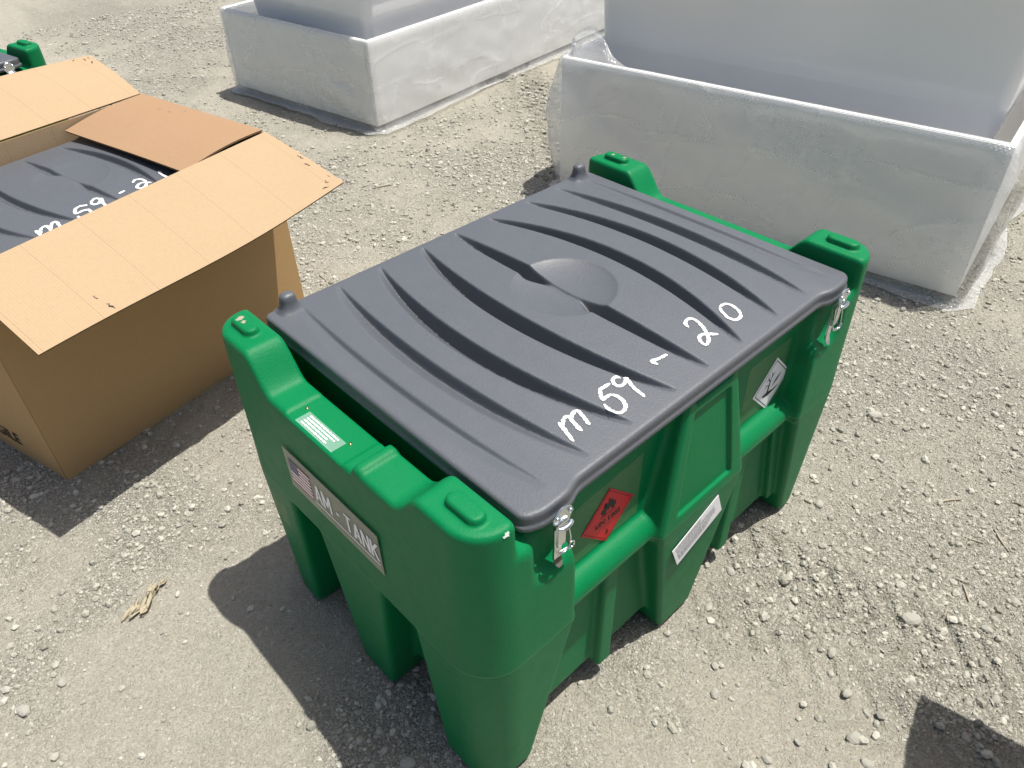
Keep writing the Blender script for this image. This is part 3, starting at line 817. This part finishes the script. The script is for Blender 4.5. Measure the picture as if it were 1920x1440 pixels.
# loose gravel (uncountable) --------------------------------------------------
CHIP = np.array([(1, 0, -.25), (.31, .95, -.25), (-.81, .59, -.25), (-.81, -.59, -.25), (.31, -.95, -.25), (.1, .05, .9)], float)
CHIPF = np.array([(0, 1, 5), (1, 2, 5), (2, 3, 5), (3, 4, 5), (4, 0, 5)])
_p = (1+5**.5)/2
ICO = np.array([(-1, _p, 0), (1, _p, 0), (-1, -_p, 0), (1, -_p, 0), (0, -1, _p), (0, 1, _p), (0, -1, -_p), (0, 1, -_p), (_p, 0, -1), (_p, 0, 1), (-_p, 0, -1), (-_p, 0, 1)])/1.9
ICOF = np.array([(0, 11, 5), (0, 5, 1), (0, 1, 7), (0, 7, 10), (0, 10, 11), (1, 5, 9), (5, 11, 4), (11, 10, 2), (10, 7, 6), (7, 1, 8), (3, 9, 4), (3, 4, 2), (3, 2, 6), (3, 6, 8), (3, 8, 9), (4, 9, 5), (2, 4, 11), (6, 2, 10), (8, 6, 7), (9, 8, 1)])
def pebbles(n, region, smin_, smax_, base, faces, clump, power=2.2):
    x = RNG.uniform(region[0], region[1], n*3); y = RNG.uniform(region[2], region[3], n*3)
    g_ = 1-dustmap(x, y)
    keep = RNG.random(n*3) < np.clip(.11+clump*g_**1.6, 0, 1); x = x[keep][:n]; y = y[keep][:n]; n = len(x)
    s = smin_+(smax_-smin_)*RNG.random(n)**power
    sc = s[:, None]*np.stack([RNG.uniform(.7, 1.35, n), RNG.uniform(.65, 1.1, n), RNG.uniform(.55, .95, n)], 1)*.5
    V = base[None]*(1+.28*(RNG.random((n, len(base), 1))-.5))*sc[:, None, :]
    a = RNG.uniform(0, 2*np.pi, n); b = RNG.normal(0, .35, n)
    cb, sb = np.cos(b)[:, None], np.sin(b)[:, None]
    Y = V[..., 1]*cb-V[..., 2]*sb; Z = V[..., 1]*sb+V[..., 2]*cb; X = V[..., 0]
    ca_, sa_ = np.cos(a)[:, None], np.sin(a)[:, None]
    X, Y = X*ca_-Y*sa_, X*sa_+Y*ca_
    gz = gheight(x, y)
    W = np.stack([X+x[:, None], Y+y[:, None], Z+(gz+sc[:, 2]*.35)[:, None]], -1).reshape(-1, 3)
    F = (faces[None]+(np.arange(n)*len(base))[:, None, None]).reshape(-1, 3)
    return W, F
parts = [pebbles(125000, (-1.9, 1.9, -1.5, 2.2), .0035, .0095, CHIP, CHIPF, .9),
         pebbles(70000, (-1.5, 5.0, 1.2, 6.5), .006, .015, CHIP, CHIPF, .9),
         pebbles(30000, (.2, 4.5, -1.6, 1.8), .006, .015, CHIP, CHIPF, .9),
         pebbles(17000, (-1.9, 3.2, -1.6, 2.6), .008, .025, ICO, ICOF, .85, 2.8),
         pebbles(9000, (-.5, 5.5, .5, 6.5), .012, .030, ICO, ICOF, .9, 2.6)]
Vg = []; Fg = []; o_ = 0
for v_, f_ in parts: Vg.append(v_); Fg.append(f_+o_); o_ += len(v_)
pm = mesh_np('gravel', np.concatenate(Vg), np.concatenate(Fg), False, [MAT['pebble']])
tag(link('gravel', pm), 'loose grey gravel scattered over the dusty yard', 'gravel', None, 'stuff')

# single larger stones
ST = [(1537, 940, 20, 'pale rounded stone just right of the far leg of the green tank'), (1709, 1159, 30, 'largest long grey stone lying right of the stone cluster'),
      (1560, 1223, 19, 'oval grey stone below the stone cluster right of the tank'), (1342, 1298, 19, 'front one of two single stones below the near right side of the tank'),
      (1341, 1245, 17, 'rear one of two single stones below the near right side of the tank'), (1590, 1297, 20, 'pale stone in the tyre groove left of the corner shadow'),
      (1602, 1382, 27, 'broad stone left of the corner shadow near the bottom edge'), (1439, 1423, 18, 'stone at the bottom edge below the near tank leg gap'),
      (1627, 1430, 20, 'stone cut by the bottom edge left of the corner shadow'), (1484, 1135, 19, 'biggest pale stone in the cluster right of the middle tank leg'),
      (1329, 1136, 18, 'stone close to the foot of the middle tank leg'), (1370, 1069, 18, 'flat stone right of the paper label on the tank'),
      (1640, 777, 25, 'large pale stone right of the far end of the tank'), (45, 1333, 24, 'whitish stone at the lower left edge of the yard'),
      (114, 1278, 18, 'smaller grey stone above the whitish one at lower left'), (764, 1427, 28, 'biggest stone in the tank shadow at the bottom edge'),
      (719, 1404, 18, 'smaller stone beside the biggest one in the tank shadow'), (1850, 1180, 18, 'stone in the coarse gravel at the right edge above the groove'),
      (1868, 1310, 17, 'stone just above the corner shadow at lower right'), (1812, 1382, 17, 'shaded stone lying inside the corner shadow'),
      (1905, 1125, 18, 'stone at the right edge of the picture in coarse gravel')]
stone_me = []
for i in range(7):
    bm = bmesh.new(); bmesh.ops.create_icosphere(bm, subdivisions=2, radius=.5)
    q = RNG.uniform(-10, 10, 3); ax_ = [Vector(RNG.normal(size=3)).normalized() for _ in range(9)]
    for v in bm.verts:
        d = v.co.normalized(); k = 1.0
        for a in ax_: k = min(k, .80/max(d.dot(a), .05))
        k += .05*math.sin(5*d.x+q[0])*math.sin(4*d.y+q[1])
        v.co = Vector((d.x*1.2, d.y*.92, d.z*.66))*.5*k
    me = bpy.data.meshes.new('stone'); bm.to_mesh(me); bm.free(); me.materials.append(MAT['stone'])
    me.polygons.foreach_set('use_smooth', np.full(len(me.polygons), False, bool)); stone_me.append(me)
for i, (px_, py_, s_, lab_) in enumerate(ST):
    g = px_on((px_, py_), 2, 0.0); dist = np.linalg.norm(g-np.array(CAMP)); size = s_*dist/FPX*.92
    o = link('stone', stone_me[i % 7]); o.scale = (size, size, size)
    o.location = (g[0], g[1], float(gheight(np.array(g[0]), np.array(g[1])))+size*.12)
    o.rotation_euler = (random.uniform(-.25, .25), random.uniform(-.25, .25), random.uniform(0, 6.28))
    tag(o, lab_, 'stone', 'larger loose stones on the gravel')

# dry wood splinters
SP = [((1868, 985), (1896, 1028), 'long thin splinter of dry wood at the right edge of the gravel'), ((1765, 935), (1806, 931), 'pale straight splinter of wood lying beyond the bare dust patch'),
      ((1770, 1152), (1780, 1136), 'short upright-lying wood splinter on the gravel right of the tank'), ((1808, 1090), (1820, 1122), 'brown curved wood splinter beside a bark flake'),
      ((1812, 1000), (1848, 1012), 'frayed flat wood chip lying on the dust'), ((776, 289), (792, 277), 'tan wood chip on the gravel in front of the rear tray'),
      ((700, 352), (736, 344), 'bleached splinter on the gravel right of the carton'), ((598, 513), (611, 524), 'orange brown wood chip beside the carton base'),
      ((1795, 1080), (1822, 1090), 'thin flake of brown bark on the gravel')]
for i, (a, b_, lab) in enumerate(SP):
    p0 = px_on(a, 2, .004); p1 = px_on(b_, 2, .004); L_ = np.linalg.norm(p1-p0); ang = math.atan2(p1[1]-p0[1], p1[0]-p0[0]); wd = .0025+.05*L_*random.random()
    bm = bmesh.new(); n = 6; ringz = []
    for k in range(n+1):
        s_ = k/n; wv = wd*(.35+.65*math.sin(math.pi*min(.95, .12+s_*.8)))*(1+.3*random.uniform(-1, 1)); bow = .035*L_*math.sin(math.pi*s_)*(1 if i % 2 else -.6)
        ringz.append([bm.verts.new(((s_-.5)*L_, bow+yy*wv, zz)) for yy, zz in ((-.5, .0), (.5, .001), (.45, .004), (-.4, .0035))])
    for k in range(n):
        for j in range(4): bm.faces.new((ringz[k][j], ringz[k][(j+1) % 4], ringz[k+1][(j+1) % 4], ringz[k+1][j]))
    bm.faces.new(ringz[0][::-1]); bm.faces.new(ringz[-1])
    o = bm_obj('wood_splinter', bm, MAT['wood']); c_ = (p0+p1)/2
    o.location = (c_[0], c_[1], float(gheight(np.array(c_[0]), np.array(c_[1])))+.0025); o.rotation_euler = (0, 0, ang)
    tag(o, lab, 'wood splinter', 'dry wood scraps on the gravel')
# crumpled dry leaf scraps
def leaf_scrap(px_, size, seed, lab):
    rg = np.random.default_rng(seed); g = px_on(px_, 2, 0); parts_ = []
    for k in range(11):
        a = rg.uniform(-.5, .5)+.55; L_ = size*rg.uniform(.35, .9); wv = size*rg.uniform(.05, .13); n = 6
        c_ = np.array([rg.normal(0, size*.25), rg.normal(0, size*.16)]); V = []; F = []
        for i in range(n+1):
            s_ = i/n-.5; cr = .0035*math.sin(6*s_+k)+.004
            for sd_ in (-1, 1):
                q = np.array([s_*L_, sd_*wv*(1-(2*s_)**2*.8)+.1*L_*s_*s_]); V.append((c_[0]+q[0]*math.cos(a)-q[1]*math.sin(a), c_[1]+q[0]*math.sin(a)+q[1]*math.cos(a), cr+.004*sd_*math.sin(k)+.001*k))
        for i in range(n): F.append((2*i, 2*i+1, 2*i+3, 2*i+2))
        parts_.append((V, F))
    V, F = pt_join(parts_); o = pyobj('dry_leaf', V, F, MAT['leaf'], None)
    o.location = (g[0], g[1], float(gheight(np.array(g[0]), np.array(g[1])))+.001); m = o.modifiers.new('thick', 'SOLIDIFY'); m.thickness = .0008
    tag(o, lab, 'dry leaf', 'dry leaf scraps on the gravel')
t = NT('dry_leaf'); t.set(color=t.mix(t.noise(60, 5), (.30, .255, .17), (.42, .37, .265)), rough=.8); MAT['leaf'] = t.m
leaf_scrap((258, 1140), .060, 4, 'larger crumpled straw coloured dry leaf left of the tank shadow')
leaf_scrap((287, 1103), .042, 9, 'smaller crumpled dry leaf just behind the larger one')

# ------------------------------------------------------------------ cardboard carton
KO, KI, KF = MAT['kraft_out'], MAT['kraft_in'], MAT['kraft_flap']
KE = mat_kraft('fluted_board_edge', (.20, .125, .060), (.26, .165, .085), False)
def board(name, fn, ns, nt_, thick, mats, parent, top_mat=0, bot_mat=1):
    """sheet: fn(s,t)->local xyz, s,t in 0..1; thickness along the sheet normal; material slots [top, bottom, edge]"""
    s, tt = np.meshgrid(np.linspace(0, 1, ns+1), np.linspace(0, 1, nt_+1), indexing='ij')
    Pq = np.stack(fn(s, tt), -1); du = np.gradient(Pq, axis=0); dv = np.gradient(Pq, axis=1)
    N = np.cross(du, dv); N /= np.linalg.norm(N, axis=-1)[..., None]+1e-12
    A = (Pq+N*thick/2).reshape(-1, 3); B = (Pq-N*thick/2).reshape(-1, 3); n = len(A)
    I = np.arange(n).reshape(ns+1, nt_+1); q = np.stack([I[:-1, :-1], I[1:, :-1], I[1:, 1:], I[:-1, 1:]], -1).reshape(-1, 4)
    rim = np.concatenate([I[:, 0], I[-1, 1:], I[-2::-1, -1], I[0, -2:0:-1]]); r2 = np.roll(rim, -1)
    F = np.concatenate([q, q[:, ::-1]+n, np.stack([rim+n, r2+n, r2, rim], 1)])
    mi = np.concatenate([np.full(len(q), top_mat), np.full(len(q), bot_mat), np.full(len(rim), 2)])
    me = mesh_np(name, np.concatenate([A, B]), F, True, list(mats)+[KE], mi)
    ob = link(name, me, parent)
    me.set_sharp_from_angle(angle=R(40)) if hasattr(me, 'set_sharp_from_angle') else None
    return ob

def wave(s, a, ph): return a*np.sin(s*math.pi*2*.9+ph)
def build_carton(loc, rot, label, L, Dp, Hc, flaps):
    root = bpy.data.objects.new('cardboard_carton', None); COL.objects.link(root); root.location = loc; root.rotation_euler = (0, 0, rot)
    tag(root, label, 'carton', 'cardboard cartons')
    T = .006
    bul = lambda s, q: .012*np.sin(np.pi*s)*np.sin(np.pi*np.clip(q*1.0, 0, 1))
    # walls; s along, t up. normals point outwards
    board('wall', lambda s, q: (s*(L+.012)-.006, 0*s-bul(s, q), q*(Hc-.030*(1-s))), 16, 10, T, [KO, KI], root)
    board('wall', lambda s, q: (-.046+(1-s)*(L+.046), 0*s+Dp+bul(s, q)*.5, q*Hc), 12, 6, T, [KO, KI], root)
    board('wall', lambda s, q: (0*s+L+.003, T/2+.001+s*(Dp-T-.002), q*(Hc-.001)), 8, 6, T, [KO, KI], root)
    board('wall', lambda s, q: (0*s-.003-.040*(1-s), T/2+.001+(1-s)*(Dp-T-.002), q*(Hc-.001)), 8, 6, T, [KO, KI], root)
    board('bottom', lambda s, q: (T+s*(L-2*T), T+q*(Dp-2*T), 0*s+.004), 4, 4, .004, [KI, KO], root)
    fl = [board('flap', f, 24, 10, T*.9, mats, root) for f, mats in flaps]
    return root, fl
Fw = .328
# front flap: folded out and down over the long front; inner (pale) side up
def flap_front(s, q):
    drop = .125-.028*s; x = s*(CLEN+.012)-.012+.018*q*(s-.0)
    y = -.003-(q*Fw)*np.cos(.38)-.0; sag = -.030*np.sin(np.pi*s)*q**2+.016*np.sin(2*np.pi*s+.5)*q
    z = CH+.004-.030*(1-s)-drop*q*(1-.12*q)-.018*q*s+sag*.35+.006*np.sin(np.pi*q)
    return x, y, z
def flap_back(s, q):
    x = s*(CLEN+.006)-.003+.03*q*s; y = CDEP+.003+q*Fw*.97
    z = CH+.004+.074*q+.015*np.sin(np.pi*s)*q+.010*np.sin(np.pi*q)
    return x, y, z
def flap_right(s, q):      # folded inwards, brown outside up
    x = CLEN+.002-q*Fw*.93; y = .012+s*(CDEP-.024); z = CH+.006-.030*q+.010*np.sin(np.pi*q)*1.0+.004*np.sin(3*s+1)*q
    return x, y, z
def flap_left(s, q):       # hangs outwards and down on the far left
    x = -.006-np.sin(.5+0*s)*q*Fw*.5; y = CDEP-.004-s*(CDEP-.008); z = CH+.002-q*Fw*.86+0*s
    return x, y, z
carton, cfl = build_carton(tuple(CP+np.array([0, 0, .001])), CA, 'open brown cardboard carton with spread flaps holding the small tank', CLEN, CDEP, CH,
    [(lambda s, q: flap_front(1-s, q), [KI, KO]), (flap_back, [KI, KO]), (flap_right, [KO, KI]), (lambda s, q: flap_left(1-s, q), [KI, KO])])
cfl[2].data.materials[0] = KF
tf = ((0, 0, 0), (0, -1, 0), (0, 0, 1), (-1, 0, 0))
tu_ = np.array([.0610, -.998, 0]); tn_ = np.array([-.998, -.0610, 0])
text_part('fragile_lettering', 'FRAGILE', .062, MAT['black'], carton, ((-.003-.040*.185/.655, .185, .074), tu_, (0, 0, 1), tn_), .0046, 0, 0, 1.05, .0007, 1.0, 'RIGHT')
# torn staple marks on the flaps
def tears(fn, spots, parent, seed):
    rg = np.random.default_rng(seed)
    for s0, q0, dx_, dy_ in spots:
        V = []; F = []
        n = 7; L_ = .012+.018*rg.random()
        for i in range(n+1):
            u_ = i/n-.5; wv = .0019*(1-abs(2*u_)**2)*(.25+1.1*rg.random()); jt = rg.normal(0, .0022)
            for sd_ in (-1, 1):
                s_ = s0+(u_*L_*dx_+(sd_*wv+jt)*dy_)/CLEN; q_ = q0+(u_*L_*dy_-(sd_*wv+jt)*dx_)/Fw
                x, y, z = fn(np.array(s_), np.array(q_)); V.append((float(x), float(y), float(z)+.0040))
        for i in range(n): F.append((2*i, 2*i+1, 2*i+3, 2*i+2))
        pyobj('torn_mark', V, F, MAT['dark'], parent)
tears(flap_front, [(.985, .50, .2, 1), (.975, .62, .3, 1), (.962, .90, .3, 1), (.940, .95, .9, .3), (.985, .86, .1, .4), (.205, .93, .3, 1), (.195, .80, .4, 1)], cfl[0], 5)
tears(flap_back, [(.965, .90, .2, 1), (.985, .93, .3, 1), (.93, .95, .6, .5), (.975, .80, .3, 1)], cfl[1], 6)
tears(lambda s, q: flap_right(q, 1-s), [(.79, .70, .4, .8), (.80, .62, .8, .3), (.90, .55, .9, .2)], cfl[2], 8)

# unseen carton added right of frame, standing in for the unknown corner-shadow caster
fo = flap_out = None
hq = .66; tipg = px_on((1725, 1315), 2, 0); kx = sd.x/sd.z; ky = sd.y/sd.z
tip = np.array([tipg[0]+kx*hq, tipg[1]+ky*hq, hq])
bdir = np.array([-.963, -.268, 0]); adir = np.array([.312, -.950, 0])
ang2 = math.atan2(-bdir[1], -bdir[0])
FL2 = .80
org2 = tip+adir*.315+bdir*FL2
def flap2(s, q): return s*FL2, .002+q*.315+0*s, .66+.055*(1-q)+.006*np.sin(np.pi*q)+0*s
root2_loc = (org2[0]-adir[0]*0, org2[1], .001)
def add_caster_carton():
    L2, D2, H2 = FL2, .55, .712
    # local frame: x along -bdir, y along -adir; carton body lies behind the hinge
    root = bpy.data.objects.new('cardboard_carton', None); COL.objects.link(root); root.location = (org2[0], org2[1], .001); root.rotation_euler = (0, 0, ang2)
    tag(root, 'unseen open carton added at the lower right to throw the corner shadow', 'carton', 'cardboard cartons'); T = .006
    board('wall', lambda s, q: ((1-s)*L2, 0*s, q*H2), 6, 4, T, [KO, KI], root)
    board('wall', lambda s, q: (s*L2, 0*s-D2, q*H2), 6, 4, T, [KO, KI], root)
    board('wall', lambda s, q: (0*s+L2+.003, -D2+.004+s*(D2-.008), q*(H2-.001)), 6, 4, T, [KO, KI], root)
    board('wall', lambda s, q: (0*s-.003, -.004-s*(D2-.008), q*(H2-.001)), 6, 4, T, [KO, KI], root)
    board('flap', flap2, 12, 6, T, [KI, KO], root)
    board('flap', lambda s, q: (s*L2, -D2-.003-q*.20, .714-q*.25+0*s), 6, 4, T, [KI, KO], root)
add_caster_carton()

# ------------------------------------------------------------------ wrapped trays and tubs
def rr_loop(x0, x1, y0, y1, r, n=8):
    out = []
    for cx, cy, a0 in ((x1-r, y0+r, -90), (x1-r, y1-r, 0), (x0+r, y1-r, 90), (x0+r, y0+r, 180)):
        for k in range(n+1):
            a = R(a0+90*k/n); out.append((cx+r*math.cos(a), cy+r*math.sin(a)))
    return out

def build_tray(loc, rot, label, L, Dp, z0, z1, seed, wrapfn, tilt=0):
    root = bpy.data.objects.new('wrapped_tray', None); COL.objects.link(root); root.location = loc; root.rotation_euler = (0, 0, rot)
    tag(root, label, 'tray', 'bubble wrapped white trays'); T = .022
    for (x0, x1, y0, y1) in ((0, L, 0, T), (0, L, Dp-T, Dp), (0, T, T+.001, Dp-T-.001), (L-T, L, T+.001, Dp-T-.001)):
        o = bm_obj('side_panel', box_bm(x0, x1, y0, y1, z0, z1), MAT['tray'], root, bevel=.004, seg=2)
    bm_obj('floor_panel', box_bm(T+.001, L-T-.001, T+.001, Dp-T-.001, z0+.002, z0+.03), MAT['tray'], root)
    for x in (L*.12, L*.5, L*.88): bm_obj('skid', box_bm(x-.04, x+.04, .05, Dp-.05, -.004, z0-.001), MAT['wood'], root, bevel=.003, seg=1)
    # bubble wrap skirt: closed loop of columns, rows from inside the rim, over it, and down to the ground
    loop = rr_loop(-.006, L+.006, -.006, Dp+.006, .012, 3)
    # resample
    P = np.array(loop+[loop[0]]); seg = np.linalg.norm(np.diff(P, axis=0), axis=1); cum = np.concatenate([[0], np.cumsum(seg)])
    n = int(cum[-1]/.022); sv = np.linspace(0, cum[-1], n, endpoint=False)
    X = np.interp(sv, cum, P[:, 0]); Y = np.interp(sv, cum, P[:, 1])
    cx, cy = L/2, Dp/2
    nxv = np.where(X > L-.0, 1., np.where(X < 0, -1., 0)); nyv = np.where(Y < 0, -1., np.where(Y > Dp, 1., 0))
    nl = np.hypot(nxv, nyv)+1e-9; nxv /= nl; nyv /= nl
    rows = [(-.032, z1-.055), (-.030, z1-.02), (-.026, z1+.003), (-.013, z1+.006), (0.0, z1+.004)]
    for k in range(1, 17): rows.append((.004+.010*k/16, z1+.006-(z1-.012)*k/16))
    rows += [(.026, .008), (.042, .006)]
    V = []
    for ri_, (off, z) in enumerate(rows):
        fz = np.clip((z1-z)/z1, 0, 1)
        wr_ = (.024*vnoise(sv*1.0+z*1.6, sv*0+z*2.2+seed, 3.3, seed)+.014*vnoise(sv+z*.9, sv*0-z*2, 9, seed+1)+.006*vnoise(sv, sv*0+z, 24, seed+2))
        amp = np.clip(fz*3.2, 0.06, 1) if ri_ > 4 else .10
        o_ = np.full(n, off)+np.maximum(wr_*amp+.006*amp, -.002); zz = np.full(n, z)
        if ri_ >= len(rows)-2: zz = zz+.010*vnoise(sv, sv*0, 13, seed+4)+.006; o_ = o_*(.55+1.1*(vnoise(sv, sv*0, 4, seed+5)+.5))
        if ri_ < 2: zz = zz+.035*vnoise(sv, sv*0, 5, seed+6)
        o_, zz = wrapfn(ri_, len(rows), X, Y, o_, zz)
        V.append(np.stack([X+nxv*o_, Y+nyv*o_, zz], 1))
    V = np.array(V); m = len(rows); I = np.arange(m*n).reshape(m, n); I2 = np.roll(I, -1, axis=1)
    F = np.stack([I[:-1], I[1:], I2[1:], I2[:-1]], -1).reshape(-1, 4)
    me = mesh_np('bubble_wrap', V.reshape(-1, 3), F, True, [MAT['bubble']])
    wrp = link('bubble_wrap', me, root); wrp['label'] = 'translucent bubble wrap skirt'
    return root

def build_tub(loc, rot, label, x0, x1, y0, y1, zb, zt, flare, r):
    root = bpy.data.objects.new('white_tub', None); COL.objects.link(root); root.location = loc; root.rotation_euler = (0, 0, rot)
    tag(root, label, 'tub', 'white tubs in wrapped trays'); prof = []
    fil = .11
    for k in range(13):
        a = R(90*k/12); prof.append((-.022-fil+fil*math.sin(a), zb+fil-fil*math.cos(a)))
    zc = zb+fil+.16
    prof += [(-.004, zc-.012), (-.0015, zc-.004), (0, zc+.006)]
    for k in range(1, 7): prof.append((flare*k/6, zc+(zt-zc)*k/6))
    prof += [(flare+.030, zt+.002), (flare+.034, zt+.018), (flare+.026, zt+.030), (flare-.03, zt+.030), (flare-.045, zt+.015), (flare-.050, zt-.06), (-.04, zb+fil+.05), (-fil+.06, zb+.06)]
    V = []; N = None
    for off, z in prof:
        lp = rr_loop(x0-off, x1+off, y0-off, y1+off, max(r+off*.6, .03), 10); N = len(lp); V += [(a, b_, z) for a, b_ in lp]
    F = [(i*N+k, i*N+(k+1) % N, (i+1)*N+(k+1) % N, (i+1)*N+k) for i in range(len(prof)-1) for k in range(N)]
    F.append(tuple(range(N))[::-1]); F.append(tuple(range((len(prof)-1)*N, len(prof)*N)))
    sh = pyobj('shell', V, F, MAT['tub'], root)
    sh.data.set_sharp_from_angle(angle=R(50)) if hasattr(sh.data, 'set_sharp_from_angle') else None
    bm_obj('foot', box_bm((x0*2+x1)/3, (x0+2*x1)/3, (y0*2+y1)/3, (y0+2*y1)/3, .068, zb+.001), MAT['tray'], root, bevel=.004)
    return root

# right-hand tray: local x runs along its long near face (from left to right in the view), y away from the camera
ang_r = R(100-180); Lr = 1.79
Cr = np.array([1.851, -.296, 0]); ur = np.array([math.cos(R(100)), math.sin(R(100)), 0]); Or = Cr+ur*Lr
def wf_right(ri_, m, X, Y, o_, zz):
    left = np.exp(-((X-.0)/.16)**2)*(Y < .25)
    if ri_ <= 1: kk = np.exp(-((X-.10)/.13)**2)*(Y < .1); zz = zz+.17*kk*(1-.4*ri_); o_ = o_-.055*kk*(1-.4*ri_)
    if ri_ > 4:
        k = (ri_-4)/(m-5); o_ = o_+left*.05*math.sin(math.pi*min(k*1.2, 1))+.030*np.exp(-((X-Lr)/.05)**2)*math.sin(math.pi*min(k, .9))
    return o_, zz
build_tray(tuple(Or), ang_r, 'bubble wrapped white tray behind the right end of the green tank', Lr, 1.25, .035, .620, 11, wf_right)
build_tub(tuple(Or), ang_r, 'tall glossy white tub standing in the nearer tray', .075, Lr-.075, .195, 1.10, .38, 1.04, .02, .05)
Bk = np.array([1.344, 2.691, 0])
def wf_back(ri_, m, X, Y, o_, zz): return o_, zz
build_tray(tuple(Bk), R(8.9), 'bubble wrapped white tray at the back beyond the cardboard carton', 2.55, 1.27, .035, .492, 31, wf_back)
build_tub(tuple(Bk), R(8.9), 'white tub standing in the rear tray', .095, 2.40, .085, 1.10, .30, .86, .02, .06)
